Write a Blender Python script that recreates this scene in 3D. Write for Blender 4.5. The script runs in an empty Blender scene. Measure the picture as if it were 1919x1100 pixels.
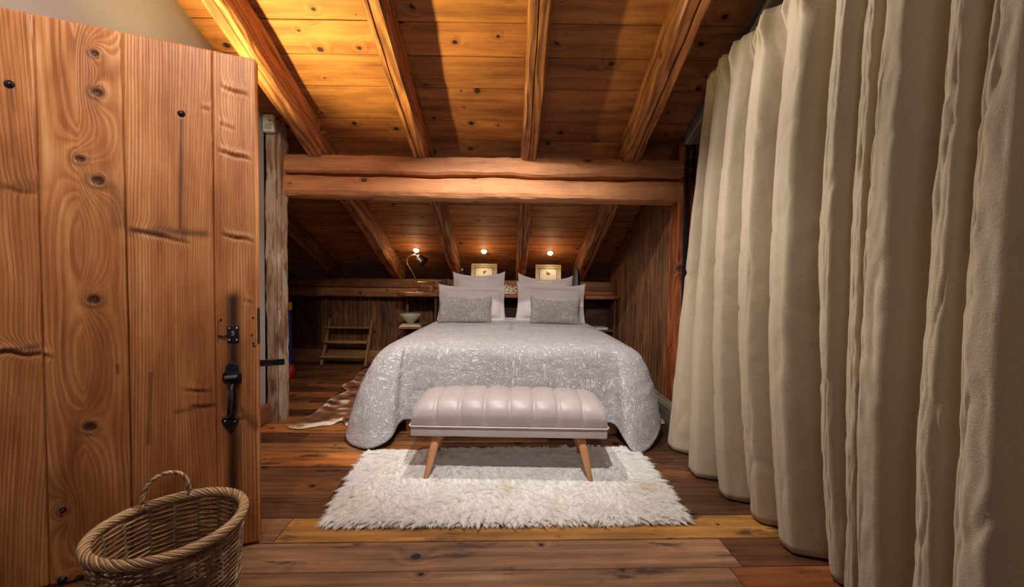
import bpy, bmesh, math, random
import numpy as np
from mathutils import Vector, Matrix, noise as mnoise
R = math.radians
random.seed(7)
rng = np.random.default_rng(7)
SC = bpy.context.scene
COL = SC.collection

# ------------------------------------------------------------------ camera
F_PX, W_PX, H_PX = 700.0, 1919, 1100
CAM = Vector((0, 0, 1.2))
pitch, roll = R(2.0), R(0.9)
fwd = Vector((0, math.cos(pitch), -math.sin(pitch)))
r0 = Vector((1, 0, 0)); u0 = r0.cross(fwd)
right = (r0 * math.cos(roll) + u0 * math.sin(roll)).normalized()
up = right.cross(fwd).normalized()
cd = bpy.data.cameras.new('camera'); cam = bpy.data.objects.new('camera', cd); COL.objects.link(cam)
cam.matrix_world = Matrix(((right.x, up.x, -fwd.x, CAM.x), (right.y, up.y, -fwd.y, CAM.y), (right.z, up.z, -fwd.z, CAM.z), (0, 0, 0, 1)))
cd.sensor_width = 36; cd.lens = F_PX / W_PX * 36; cd.clip_start = 0.02
SC.camera = cam
def ray(px, py):
    return (fwd * F_PX + right * (px - W_PX / 2) - up * (py - H_PX / 2)).normalized()
def on_y(px, py, Y):
    d = ray(px, py); return CAM + d * ((Y - CAM.y) / d.y)
def on_z(px, py, z):
    d = ray(px, py); return CAM + d * ((z - CAM.z) / d.z)

# ------------------------------------------------------------------ light, exposure
w = bpy.data.worlds.new('world'); SC.world = w; w.use_nodes = True
bg = w.node_tree.nodes['Background']; bg.inputs[0].default_value = (0.50, 0.40, 0.52, 1); bg.inputs[1].default_value = 0.06
SC.view_settings.view_transform = 'Standard'; SC.view_settings.look = 'None'
SC.view_settings.exposure = 0.0; SC.view_settings.gamma = 1.0; SC.view_settings.use_curve_mapping = False
def light(name, kind, loc, energy, col, size=0.1, target=None, spot=None, blend=0.5, sizey=None):
    l = bpy.data.lights.new(name, kind); o = bpy.data.objects.new(name, l); COL.objects.link(o)
    o.location = loc; l.energy = energy; l.color = col
    if kind == 'AREA':
        l.size = size
        if sizey: l.shape = 'RECTANGLE'; l.size_y = sizey
    else: l.shadow_soft_size = size
    if kind == 'SPOT': l.spot_size = R(spot or 60); l.spot_blend = blend
    if target is not None:
        o.rotation_euler = (Vector(target) - Vector(loc)).to_track_quat('-Z', 'Y').to_euler()
    return o
NEUT = (1.0, 0.955, 0.91)
# track spots near the ridge of the room, above and in front of the bench
light('track_spot_light', 'SPOT', (-0.30, 2.05, 2.68), 120, NEUT, 0.018, (-0.05, 2.45, 0.3), 128, 0.5)
light('track_spot_light', 'SPOT', (0.02, 0.80, 2.55), 215, NEUT, 0.018, (0.0, 3.25, 0.6), 66, 0.6)
# landing lamp in front of the door, close under the roof
light('landing_light', 'SPOT', (-0.85, 0.45, 2.85), 118, (1.0, 0.92, 0.82), 0.08, (-1.5, 1.5, 1.95), 84, 0.9)
light('landing_fill_light', 'AREA', (-0.1, -0.7, 2.4), 8.5, (1.0, 0.88, 0.82), 0.8, (-0.4, 3.0, 1.9))  # soft fill added behind the camera, not a fitting of the landing
light('curtain_wash_light', 'SPOT', (0.34, 2.15, 2.60), 60, (1.0, 0.94, 0.86), 0.03, (1.35, 1.1, 1.5), 125, 0.8)
# warm lamp on the plaster wall behind the open door, shining up
light('wall_lamp_light', 'SPOT', (-1.77, 1.80, 1.72), 300, (1.0, 0.82, 0.30), 0.04, (-1.06, 2.0, 2.95), 106, 0.8)
# fill from lamps inside the alcove recesses are made with their fittings below

# ------------------------------------------------------------------ helpers
def lin(c):
    c = [v / 255.0 for v in c]
    return tuple(((v + 0.055) / 1.055) ** 2.4 if v > 0.04045 else v / 12.92 for v in c) + (1.0,)
def tag(o, label=None, cat=None, group=None, kind=None):
    if label: o['label'] = label
    if cat: o['category'] = cat
    if group: o['group'] = group
    if kind: o['kind'] = kind
    return o
def empty(name, loc=(0, 0, 0), parent=None):
    o = bpy.data.objects.new(name, None); COL.objects.link(o); o.location = loc; o.empty_display_size = 0.1
    if parent: adopt(o, parent)
    return o
def world_m(o):
    m = o.matrix_basis.copy()
    return world_m(o.parent) @ o.matrix_parent_inverse @ m if o.parent else m
def adopt(o, p):
    o.parent = p; o.matrix_parent_inverse = world_m(p).inverted()
def link(name, me, mat=None, parent=None, M=None, smooth=False):
    o = bpy.data.objects.new(name, me); COL.objects.link(o)
    if M is not None: o.matrix_basis = M
    if mat is not None and not me.materials: me.materials.append(mat)
    if smooth: me.polygons.foreach_set('use_smooth', [True] * len(me.polygons))
    if parent: adopt(o, parent)
    return o
def mesh(name, V, Fc):
    me = bpy.data.meshes.new(name); me.from_pydata([tuple(v) for v in V], [], Fc); me.update(); return me
def from_bm(name, bm):
    bmesh.ops.recalc_face_normals(bm, faces=bm.faces)
    me = bpy.data.meshes.new(name); bm.to_mesh(me); bm.free(); return me
def orient(p0, p1, upv=(0, 0, 1), roll_a=0.0):
    p0 = Vector(p0); p1 = Vector(p1); x = (p1 - p0).normalized(); z = Vector(upv); z = (z - x * z.dot(x)).normalized(); y = z.cross(x)
    M = Matrix(((x.x, y.x, z.x, p0.x), (x.y, y.y, z.y, p0.y), (x.z, y.z, z.z, p0.z), (0, 0, 0, 1)))
    return M @ Matrix.Rotation(roll_a, 4, 'X')
def bm_box(bm, lo, hi, bev=0.0, seg=1):
    r = bmesh.ops.create_cube(bm, size=1.0); vs = r['verts']
    c = [(a + b) / 2 for a, b in zip(lo, hi)]; s = [abs(b - a) for a, b in zip(lo, hi)]
    for v in vs: v.co = Vector((v.co.x * s[0] + c[0], v.co.y * s[1] + c[1], v.co.z * s[2] + c[2]))
    if bev > 0:
        es = {e for v in vs for e in v.link_edges}
        bmesh.ops.bevel(bm, geom=list(es), offset=bev, segments=seg, affect='EDGES', profile=0.6)
def box(name, lo, hi, mat, parent=None, bev=0.003, M=None, seg=1, smooth=False):
    bm = bmesh.new(); bm_box(bm, lo, hi, bev, seg)
    return link(name, from_bm(name, bm), mat, parent, M, smooth)
def boxc(name, lo, hi, mat, parent=None, bev=0.003, axis='X'):
    """box given in world corners but with its own local frame: origin at its centre, local X along its grain axis"""
    lo = Vector(lo); hi = Vector(hi); c = (lo + hi) / 2; s = (hi - lo)
    if axis == 'X': M = Matrix.Translation(c); d = (s.x, s.y, s.z)
    elif axis == 'Y': M = Matrix.Translation(c) @ Matrix.Rotation(R(90), 4, 'Z'); d = (s.y, s.x, s.z)
    else: M = Matrix.Translation(c) @ Matrix.Rotation(R(-90), 4, 'Y'); d = (s.z, s.y, s.x)
    return box(name, [-v / 2 for v in d], [v / 2 for v in d], mat, parent, bev, M)
def tube_data(path, rad, seg=8, closed=False, V=None, Fc=None, caps=True, upv=None):
    V = [] if V is None else V; Fc = [] if Fc is None else Fc
    P = [Vector(p) for p in path]; n = len(P); b = len(V)
    rr = rad if hasattr(rad, '__len__') else [rad] * n
    prev = None
    for i in range(n):
        a = P[(i - 1) % n] if (closed or i > 0) else P[i]; c = P[(i + 1) % n] if (closed or i < n - 1) else P[i]
        t = (c - a).normalized()
        if prev is None:
            r_ = Vector(upv) if upv else (Vector((0, 0, 1)) if abs(t.z) < 0.9 else Vector((1, 0, 0)))
        else: r_ = prev
        nrm = (r_ - t * r_.dot(t)).normalized(); prev = nrm; bi = t.cross(nrm)
        for k in range(seg):
            an = 2 * math.pi * k / seg
            V.append(P[i] + (nrm * math.cos(an) + bi * math.sin(an)) * rr[i])
    for i in range(n if closed else n - 1):
        j = (i + 1) % n
        for k in range(seg):
            l = (k + 1) % seg
            Fc.append((b + i * seg + k, b + i * seg + l, b + j * seg + l, b + j * seg + k))
    if not closed and caps:
        Fc.append(tuple(b + k for k in range(seg))[::-1]); Fc.append(tuple(b + (n - 1) * seg + k for k in range(seg)))
    return V, Fc
def tube(name, path, rad, mat, parent=None, seg=10, closed=False):
    V, Fc = tube_data(path, rad, seg, closed); return link(name, mesh(name, V, Fc), mat, parent, None, True)
def lathe(name, prof, mat, parent=None, M=None, seg=32):
    V = []; Fc = []; n = len(prof)
    for k in range(seg):
        a = 2 * math.pi * k / seg
        for r_, z in prof: V.append((r_ * math.cos(a), r_ * math.sin(a), z))
    for k in range(seg):
        l = (k + 1) % seg
        for i in range(n - 1): Fc.append((k * n + i, l * n + i, l * n + i + 1, k * n + i + 1))
    me = mesh(name, V, Fc); bm = bmesh.new(); bm.from_mesh(me); bmesh.ops.remove_doubles(bm, verts=bm.verts, dist=1e-5)
    bmesh.ops.recalc_face_normals(bm, faces=bm.faces); bm.to_mesh(me); bm.free()
    return link(name, me, mat, parent, M, True)
def vnoise(x, y, seed=0):
    """smooth value noise, numpy arrays in lattice units, about -1..1"""
    g = np.random.default_rng(seed).uniform(-1, 1, (64, 64))
    xi = np.floor(x).astype(int); yi = np.floor(y).astype(int); fx = x - xi; fy = y - yi
    fx = fx * fx * (3 - 2 * fx); fy = fy * fy * (3 - 2 * fy)
    a = g[xi % 64, yi % 64]; b = g[(xi + 1) % 64, yi % 64]; c = g[xi % 64, (yi + 1) % 64]; d = g[(xi + 1) % 64, (yi + 1) % 64]
    return (a * (1 - fx) + b * fx) * (1 - fy) + (c * (1 - fx) + d * fx) * fy
def grid_mesh(name, P, closed_u=False):
    """P: (nu, nv, 3)"""
    nu, nv = P.shape[:2]; me = bpy.data.meshes.new(name)
    i = np.arange(nu if closed_u else nu - 1)[:, None]; j = np.arange(nv - 1)[None, :]; i2 = (i + 1) % nu
    q = np.stack([i * nv + j, i2 * nv + j, i2 * nv + j + 1, i * nv + j + 1], -1).reshape(-1, 4)
    me.from_pydata(P.reshape(-1, 3).tolist(), [], q.tolist()); me.update(); return me
def fattr(me, name, vals):
    a = me.attributes.new(name, 'FLOAT', 'POINT'); a.data.foreach_set('value', np.asarray(vals, dtype=np.float32).ravel())

# ------------------------------------------------------------------ materials
class NT:
    def __init__(s, name):
        s.m = bpy.data.materials.new(name); s.m.use_nodes = True; s.t = s.m.node_tree; s.b = s.t.nodes['Principled BSDF']
    def n(s, typ, **kw):
        nd = s.t.nodes.new(typ)
        for k, v in kw.items():
            if k.startswith('i_'):
                key = k[2:]; key = int(key) if key.isdigit() else key.replace('_', ' ')
                s.set(nd, key, v)
            else: setattr(nd, k, v)
        return nd
    def set(s, nd, key, v):
        if isinstance(v, bpy.types.NodeSocket): s.t.links.new(v, nd.inputs[key])
        else: nd.inputs[key].default_value = v
    def math(s, op, a, b=0.0, c=None, clamp=False):
        nd = s.t.nodes.new('ShaderNodeMath'); nd.operation = op; nd.use_clamp = clamp
        s.set(nd, 0, a); s.set(nd, 1, b)
        if c is not None: s.set(nd, 2, c)
        return nd.outputs[0]
    def vmath(s, op, a, b):
        nd = s.t.nodes.new('ShaderNodeVectorMath'); nd.operation = op; s.set(nd, 0, a); s.set(nd, 1, b); return nd.outputs[0]
    def noise(s, vec, scale, detail=3, rough=0.55, dist=0.0):
        nd = s.n('ShaderNodeTexNoise'); s.set(nd, 'Vector', vec); nd.inputs['Scale'].default_value = scale
        nd.inputs['Detail'].default_value = detail; nd.inputs['Roughness'].default_value = rough; nd.inputs['Distortion'].default_value = dist
        return nd.outputs['Fac']
    def ramp(s, fac, stops, mode='LINEAR'):
        nd = s.n('ShaderNodeValToRGB'); s.set(nd, 'Fac', fac); cr = nd.color_ramp; cr.interpolation = mode
        while len(cr.elements) < len(stops): cr.elements.new(0.5)
        for e, (p, c) in zip(cr.elements, stops):
            e.position = p; e.color = c if hasattr(c, '__len__') else (c, c, c, 1)
        return nd.outputs[0]
    def mix(s, fac, a, b, mode='MIX'):
        nd = s.n('ShaderNodeMix'); nd.data_type = 'RGBA'; nd.blend_type = mode
        s.set(nd, 0, fac); s.set(nd, 6, a); s.set(nd, 7, b); return nd.outputs[2]
    def smooth(s, x, lo, hi, tolo=0.0, tohi=1.0):
        nd = s.n('ShaderNodeMapRange'); nd.interpolation_type = 'SMOOTHSTEP'
        s.set(nd, 'Value', x); nd.inputs[1].default_value = lo; nd.inputs[2].default_value = hi; nd.inputs[3].default_value = tolo; nd.inputs[4].default_value = tohi
        return nd.outputs[0]
    def bump(s, h, strength=0.3, dist=0.01):
        nd = s.n('ShaderNodeBump'); s.set(nd, 'Height', h); nd.inputs['Strength'].default_value = strength; nd.inputs['Distance'].default_value = dist
        s.t.links.new(nd.outputs[0], s.b.inputs['Normal']); return nd.outputs[0]
    def out(s, col=None, rough=None, **kw):
        if col is not None: s.set(s.b, 'Base Color', col)
        if rough is not None: s.set(s.b, 'Roughness', rough)
        for k, v in kw.items(): s.set(s.b, k.replace('_', ' '), v)
        return s.m
def plain(name, rgb, rough=0.6, metal=0.0, nz=0.08, nscale=30, bump=0.1, **kw):
    t = NT(name); tc = t.n('ShaderNodeTexCoord').outputs['Object']
    f = t.noise(tc, nscale, 4); c = lin(rgb)
    lo = tuple(max(0, v * (1 - nz * 2)) for v in c[:3]) + (1,); hi = tuple(min(1, v * (1 + nz * 2)) for v in c[:3]) + (1,)
    col = t.ramp(f, [(0.3, lo), (0.7, hi)])
    if bump: t.bump(t.noise(tc, nscale * 4, 3), bump, 0.003)
    return t.out(col, rough, Metallic=metal, **kw)
def wood(name, dark, mid, light_, knot=(60, 32, 20), freq=55.0, ksc=(1.1, 3.6), kden=0.10, rough=0.5, bump=0.35, contrast=1.0, wear=None, spec=0.4, flat=True, warp=14.0):
    """grain runs along local X; every object takes its own slice of the tree; object colour tints it"""
    t = NT(name); tc = t.n('ShaderNodeTexCoord').outputs['Object']; oi = t.n('ShaderNodeObjectInfo')
    off = t.n('ShaderNodeCombineXYZ', i_0=t.math('MULTIPLY', oi.outputs['Random'], 37.0), i_1=t.math('MULTIPLY', oi.outputs['Random'], 11.3), i_2=t.math('MULTIPLY', oi.outputs['Random'], 5.7)).outputs[0]
    v = t.vmath('ADD', tc, off); sp = t.n('ShaderNodeSeparateXYZ'); t.set(sp, 0, v); x, y, z = sp.outputs
    across = t.math('ADD', y, t.math('MULTIPLY', z, 0.9))
    # knots
    kv = t.n('ShaderNodeCombineXYZ', i_0=t.math('MULTIPLY', x, ksc[0]), i_1=t.math('MULTIPLY', t.math('ADD', y, z), ksc[1]), i_2=t.math('MULTIPLY', oi.outputs['Random'], 9.0)).outputs[0]
    vo = t.n('ShaderNodeTexVoronoi'); t.set(vo, 'Vector', kv); vo.inputs['Scale'].default_value = 1.0
    # circular distance around the cell's point
    dl = t.vmath('SUBTRACT', kv, vo.outputs['Position']); ds = t.n('ShaderNodeSeparateXYZ'); t.set(ds, 0, dl)
    dx = t.math('DIVIDE', ds.outputs[0], ksc[0]); dy = t.math('DIVIDE', ds.outputs[1], ksc[1])
    kd = t.math('SQRT', t.math('ADD', t.math('POWER', dx, 2.0), t.math('MULTIPLY', t.math('POWER', dy, 2.0), 1.6)))
    kcol = t.n('ShaderNodeSeparateColor'); t.set(kcol, 0, vo.outputs['Color'])
    size = t.math('MULTIPLY', t.math('SUBTRACT', kcol.outputs[0], 1 - kden * 5, clamp=True), 0.045)
    size = t.math('ADD', size, -0.001)
    kn = t.math('DIVIDE', kd, t.math('MAXIMUM', size, 0.0005))
    km = t.smooth(kn, 0.75, 1.1, 1.0, 0.0); km = t.math('MULTIPLY', km, t.math('GREATER_THAN', size, 0.004))
    infl = t.math('MULTIPLY', t.smooth(kn, 0.8, 5.0, 1.0, 0.0), t.math('GREATER_THAN', size, 0.004))
    lo = t.n('ShaderNodeCombineXYZ', i_0=t.math('MULTIPLY', x, 0.7), i_1=t.math('MULTIPLY', y, 4.0), i_2=t.math('MULTIPLY', z, 4.0)).outputs[0]
    n1 = t.noise(lo, 1.6, 2, 0.5)
    g = t.math('ADD', t.math('MULTIPLY', across, freq), t.math('MULTIPLY', n1, float(warp))); g = t.math('ADD', g, t.math('MULTIPLY', infl, 3.0))
    st = t.math('MULTIPLY_ADD', t.math('SINE', t.math('MULTIPLY', g, 2.2)), 0.5, 0.5)
    fv = t.n('ShaderNodeCombineXYZ', i_0=t.math('MULTIPLY', x, 2.5), i_1=t.math('MULTIPLY', y, 90.0), i_2=t.math('MULTIPLY', z, 90.0)).outputs[0]
    fi = t.noise(fv, 1.0, 3, 0.6)
    bv = t.n('ShaderNodeCombineXYZ', i_0=t.math('MULTIPLY', x, 1.2), i_1=t.math('MULTIPLY', y, 5.0), i_2=t.math('MULTIPLY', z, 5.0)).outputs[0]
    bl = t.noise(bv, 1.5, 4, 0.6)
    val = t.math('ADD', t.math('MULTIPLY', st, 0.26 * contrast), t.math('MULTIPLY', fi, 0.34)); val = t.math('ADD', val, t.math('MULTIPLY', bl, 0.62)); val = t.math('SUBTRACT', val, 0.10)
    col = t.ramp(val, [(0.25, lin(dark)), (0.52, lin(mid)), (0.80, lin(light_))])
    if wear:   # old patina patches with their own colour
        wn = t.noise(t.n('ShaderNodeCombineXYZ', i_0=t.math('MULTIPLY', x, 2.0), i_1=t.math('MULTIPLY', y, 9.0), i_2=t.math('MULTIPLY', z, 9.0)).outputs[0], 1.3, 5, 0.65)
        col = t.mix(t.smooth(wn, wear[1], wear[1] + 0.1), col, lin(wear[0]))
    col = t.mix(t.math('MULTIPLY', t.smooth(kn, 1.0, 2.6, 0.5, 0.0), t.math('GREATER_THAN', size, 0.004)), col, lin(dark))
    col = t.mix(km, col, lin(knot))
    col = t.mix(1.0, col, oi.outputs['Color'], 'MULTIPLY')
    h = t.math('ADD', t.math('MULTIPLY', st, 0.25), t.math('MULTIPLY', fi, 0.8)); h = t.math('ADD', h, t.math('MULTIPLY', bl, 1.2)); h = t.math('SUBTRACT', h, t.math('MULTIPLY', km, 0.5))
    t.bump(h, bump, 0.006)
    rg = t.math('MULTIPLY_ADD', fi, 0.25, rough - 0.1)
    t.b.inputs['Specular IOR Level'].default_value = spec
    return t.out(col, rg)

M_CEIL = wood('ceiling_pine', (118, 68, 34), (176, 114, 64), (214, 150, 92), knot=(36, 18, 14), freq=30, ksc=(3.2, 5.5), kden=0.12, rough=0.6, contrast=0.35, warp=6)
M_RAFT = wood('rafter_pine', (82, 50, 32), (150, 98, 60), (196, 142, 96), freq=40, ksc=(1.5, 4.5), rough=0.7, bump=0.7, wear=((110, 92, 78), 0.62), flat=False)
M_BEAM = wood('beam_pine', (128, 86, 56), (180, 128, 86), (212, 164, 118), knot=(70, 38, 28), freq=22, ksc=(2.2, 4.5), kden=0.13, rough=0.65, bump=0.5, contrast=0.3, warp=5, flat=False)
M_POST = wood('post_old_pine', (104, 74, 54), (152, 122, 98), (200, 180, 156), knot=(60, 36, 26), freq=26, ksc=(1.8, 4), rough=0.75, bump=0.8, wear=((186, 172, 152), 0.47), flat=False)
M_PANEL = wood('panel_pine', (66, 42, 28), (116, 76, 48), (160, 112, 72), freq=45, ksc=(1.4, 5), rough=0.65, bump=0.5)
M_RPOST = wood('post_red_pine', (84, 40, 20), (138, 74, 38), (180, 108, 60), freq=40, ksc=(1.6, 5), rough=0.6, bump=0.5, flat=False)
M_FLOOR = wood('floor_boards', (82, 54, 36), (142, 100, 66), (196, 150, 100), knot=(26, 14, 12), freq=46, ksc=(1.3, 6), kden=0.13, rough=0.40, bump=0.22, contrast=0.35, warp=5, spec=0.5, wear=((62, 44, 40), 0.56))
M_SHELF = wood('counter_wood', (96, 50, 28), (150, 88, 50), (190, 126, 80), freq=40, rough=0.45, bump=0.2)
M_DIM = wood('old_dark_wood', (60, 36, 24), (96, 60, 38), (130, 86, 56), freq=40, rough=0.65, bump=0.3)
M_PALE = wood('grey_old_board', (100, 90, 78), (150, 138, 120), (190, 180, 162), knot=(80, 66, 54), freq=30, rough=0.8, bump=0.6, contrast=0.5)
M_BEECH = wood('beech_leg', (190, 130, 88), (214, 156, 110), (226, 174, 130), knot=(190, 130, 88), freq=60, kden=0.0, rough=0.45, bump=0.1, contrast=0.4)
M_LADDER = wood('ladder_wood', (120, 84, 52), (160, 118, 76), (190, 146, 98), freq=60, rough=0.6, bump=0.2)

def iron_m():
    t = NT('black_iron'); tc = t.n('ShaderNodeTexCoord').outputs['Object']
    c = t.ramp(t.noise(tc, 40, 4), [(0.3, lin((34, 30, 34))), (0.7, lin((74, 70, 76)))])
    t.bump(t.noise(tc, 90, 3), 0.4, 0.002); return t.out(c, 0.42, Metallic=0.75)
M_IRON = iron_m()
M_STEEL = plain('worn_steel', (190, 186, 190), 0.3, 0.9)
def plaster_m():
    t = NT('grey_plaster'); tc = t.n('ShaderNodeTexCoord').outputs['Object']
    c = t.ramp(t.noise(tc, 2.5, 4), [(0.3, lin((166, 160, 152))), (0.7, lin((178, 172, 164)))])
    t.bump(t.noise(tc, 60, 5), 0.15, 0.004); return t.out(c, 0.85)
M_PLASTER = plaster_m()
M_JOINT = plain('dark_joint', (30, 18, 14), 0.9)
M_WHITE = plain('white_plastic', (222, 214, 190), 0.45, bump=0)
M_LENS = plain('sensor_lens', (176, 176, 166), 0.3, bump=0)
M_BLACK = plain('black_paint', (26, 24, 28), 0.45)

def door_m():
    t = NT('door_wood'); ga = t.n('ShaderNodeAttribute', attribute_name='grain').outputs['Fac']; da = t.n('ShaderNodeAttribute', attribute_name='stain_shade').outputs['Fac']
    kk = t.n('ShaderNodeAttribute', attribute_name='knot').outputs['Fac']
    tc = t.n('ShaderNodeTexCoord').outputs['Object']; sp = t.n('ShaderNodeSeparateXYZ'); t.set(sp, 0, tc); x, y, z = sp.outputs
    gb = t.math('ADD', ga, t.math('MULTIPLY', t.noise(t.n('ShaderNodeCombineXYZ', i_0=t.math('MULTIPLY', ga, 0.9), i_1=0.0, i_2=t.math('MULTIPLY', z, 0.8)).outputs[0], 1.0, 2), 1.6))
    s1 = t.math('ADD', t.math('MULTIPLY_ADD', t.math('SINE', t.math('MULTIPLY', gb, 6.2832)), 0.26, 0.26), t.math('MULTIPLY', t.noise(t.n('ShaderNodeCombineXYZ', i_0=t.math('MULTIPLY', ga, 1.3), i_1=0.0, i_2=t.math('MULTIPLY', z, 0.6)).outputs[0], 1.0, 3, 0.7), 0.75), clamp=True)
    s1 = t.math('POWER', s1, 1.6)
    fv = t.n('ShaderNodeCombineXYZ', i_0=t.math('MULTIPLY', x, 260.0), i_1=0.0, i_2=t.math('MULTIPLY', z, 5.0)).outputs[0]
    fi = t.noise(fv, 1.0, 3, 0.6)
    bl = t.noise(t.n('ShaderNodeCombineXYZ', i_0=t.math('MULTIPLY', x, 9.0), i_1=0.0, i_2=t.math('MULTIPLY', z, 1.6)).outputs[0], 1.4, 4, 0.6)
    am = t.smooth(t.noise(t.n('ShaderNodeCombineXYZ', i_0=t.math('MULTIPLY', x, 5.0), i_1=1.0, i_2=t.math('MULTIPLY', z, 1.2)).outputs[0], 1.7, 2), 0.32, 0.66, 0.14, 0.40)
    val = t.math('ADD', t.math('MULTIPLY', s1, am), t.math('MULTIPLY', fi, 0.30)); val = t.math('ADD', val, t.math('MULTIPLY', bl, 0.62)); val = t.math('SUBTRACT', val, 0.12)
    col = t.ramp(val, [(0.18, lin((122, 64, 32))), (0.42, lin((178, 110, 62))), (0.62, lin((206, 140, 86))), (0.86, lin((232, 178, 124)))])
    col = t.mix(t.math('MULTIPLY', da, 0.95, clamp=True), col, lin((50, 24, 18)))
    col = t.mix(t.math('MULTIPLY', kk, 0.9, clamp=True), col, lin((56, 26, 20)))
    h = t.math('ADD', t.math('MULTIPLY', s1, 0.8), t.math('MULTIPLY', fi, 0.6)); t.bump(h, 0.5, 0.003)
    t.b.inputs['Specular IOR Level'].default_value = 0.45
    return t.out(col, t.math('MULTIPLY_ADD', fi, 0.2, 0.36))
M_DOOR = door_m()

# ------------------------------------------------------------------ hewn beams
def beam(name, p0, p1, wd, ht, mat, parent=None, upv=(0, 0, 1), seed=0, rough=0.006, step=0.06, cracks=(), rnd=0.014, tint=(1, 1, 1), taper=0.0, wob=0.006):
    """axis p0->p1 is the section's centre; local y = width, z = height; cracks: (face, pos -1..1, depth, width, phase)"""
    p0 = Vector(p0); p1 = Vector(p1); L = (p1 - p0).length; n = max(2, int(L / step)); w2, h2 = wd / 2, ht / 2
    rs = random.Random(seed)
    faces = {'-y': ((-w2, h2), (-w2, -h2)), '-z': ((-w2, -h2), (w2, -h2)), '+y': ((w2, -h2), (w2, h2)), '+z': ((w2, h2), (-w2, h2))}
    sec_t = []   # (face, t) samples
    for f in ('-y', '-z', '+y', '+z'):
        cs = [c for c in cracks if c[0] == f]
        ts = [0.0, 0.12, 0.3, 0.5, 0.7, 0.88]
        sec_t += [(f, t_, None, 0) for t_ in ts] if not cs else None or [(f, 0.0, None, 0), (f, 0.12, None, 0)] + [(f, 0.5, cs[0], k) for k in (-2, -1, 0, 1, 2)] + [(f, 0.88, None, 0)]
    V = []; m = len(sec_t)
    for i in range(n + 1):
        s = L * i / n; x = s
        wy = wob * mnoise.noise(Vector((s * 1.1, seed * 3.1, 0))); wz = wob * mnoise.noise(Vector((s * 1.1, seed * 3.1, 9)))
        for (f, t_, cr, k) in sec_t:
            a, b = faces[f]; inn = Vector((0, 0)); tt = t_
            if cr:
                ph = cr[4]; tt = 0.5 + cr[1] * 0.5 + 0.05 * mnoise.noise(Vector((s * 1.7, ph, 0.3))) + 0.02 * mnoise.noise(Vector((s * 7, ph, 4)))
                wv = cr[3] * (0.55 + 0.6 * abs(mnoise.noise(Vector((s * 1.3, ph, 7))))) ; ln = (Vector(b) - Vector(a)).length
                tt += {-2: -2.2 * wv / ln, -1: -wv / ln, 0: 0, 1: wv / ln, 2: 2.2 * wv / ln}[k]
            yy = a[0] + (b[0] - a[0]) * tt; zz = a[1] + (b[1] - a[1]) * tt
            if cr and k == 0:
                dv = cr[2]; yy += {'-y': dv, '+y': -dv}.get(f, 0); zz += {'-z': dv, '+z': -dv}.get(f, 0)
            if cr and abs(k) == 1:
                dv = cr[2] * 0.12; yy += {'-y': dv, '+y': -dv}.get(f, 0); zz += {'-z': dv, '+z': -dv}.get(f, 0)
            if tt == 0.0:   # corner: worn off
                q = rnd * (0.6 + 0.8 * abs(mnoise.noise(Vector((s * 4, yy * 9, zz * 9 + seed))))); yy -= math.copysign(q * 0.6, yy); zz -= math.copysign(q * 0.6, zz)
            nn = rough * mnoise.noise(Vector((s * 6, yy * 14 + seed * 7, zz * 14))) + rough * 0.7 * mnoise.noise(Vector((s * 17, yy * 30, zz * 30 + seed)))
            d = Vector((yy, zz)); d = d.normalized() if d.length > 1e-6 else d
            tp = 1 - taper * i / n
            V.append((x, yy * tp + d.x * nn + wy, zz * tp + d.y * nn + wz))
    Fc = []
    for i in range(n):
        for k in range(m):
            l = (k + 1) % m
            Fc.append((i * m + k, i * m + l, (i + 1) * m + l, (i + 1) * m + k))
    Fc.append(tuple(range(m))); Fc.append(tuple(n * m + k for k in range(m))[::-1])
    me = mesh(name, V, Fc); bm = bmesh.new(); bm.from_mesh(me); bmesh.ops.recalc_face_normals(bm, faces=bm.faces); bm.to_mesh(me); bm.free()
    o = link(name, me, mat, parent, orient(p0, p1, upv)); o.color = tuple(tint) + (1,)
    return o

# ------------------------------------------------------------------ room constants
TAN = 0.45; NY, NZ = TAN / math.hypot(1, TAN), 1 / math.hypot(1, TAN)   # roof normal (0, NY, NZ)
def roof_z(Y, off=0.0): return 1.2 + 1.26 + TAN * (3.1 - Y) + off
XL, XR, XA = -2.02, 1.38, -3.3       # plaster wall, right wall, alcove's left end
YB = 5.35                            # knee wall

# ------------------------------------------------------------------ floor
FROT = R(2.2)
floor = tag(empty('floor'), 'dark reclaimed floorboards of mixed browns', kind='structure')
Mf = Matrix.Rotation(FROT, 4, 'Z')
box('subfloor', (-4.2, -1.0, -0.05), (2.6, 6.2, -0.022), M_JOINT, floor, 0.0)
def board_mesh(L, Wd, T, name='board', bev=0.003):
    bm = bmesh.new(); bm_box(bm, (-L / 2, -Wd / 2, -T), (L / 2, Wd / 2, 0), 0)
    es = [e for e in bm.edges if all(v.co.z > -1e-6 for v in e.verts)]
    bmesh.ops.bevel(bm, geom=es, offset=bev, segments=1, affect='EDGES')
    me = from_bm(name, bm); return me
RW = 0.175; PH = 1.684
DK = [(0.42, 0.36, 0.36), (0.55, 0.46, 0.42), (0.36, 0.30, 0.30), (0.66, 0.52, 0.44)]
MD = [(0.85, 0.74, 0.62), (0.95, 0.72, 0.5), (0.72, 0.60, 0.5)]
rs = random.Random(11)
cuts_known = {0: [-1.0, 1.75], -1: [1.06], -2: [1.0], 1: [-0.2]}
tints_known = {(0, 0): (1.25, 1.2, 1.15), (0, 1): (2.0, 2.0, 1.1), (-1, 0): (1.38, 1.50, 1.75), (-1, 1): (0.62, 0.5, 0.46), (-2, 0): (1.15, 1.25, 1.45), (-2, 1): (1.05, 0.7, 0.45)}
cache = {}
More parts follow.
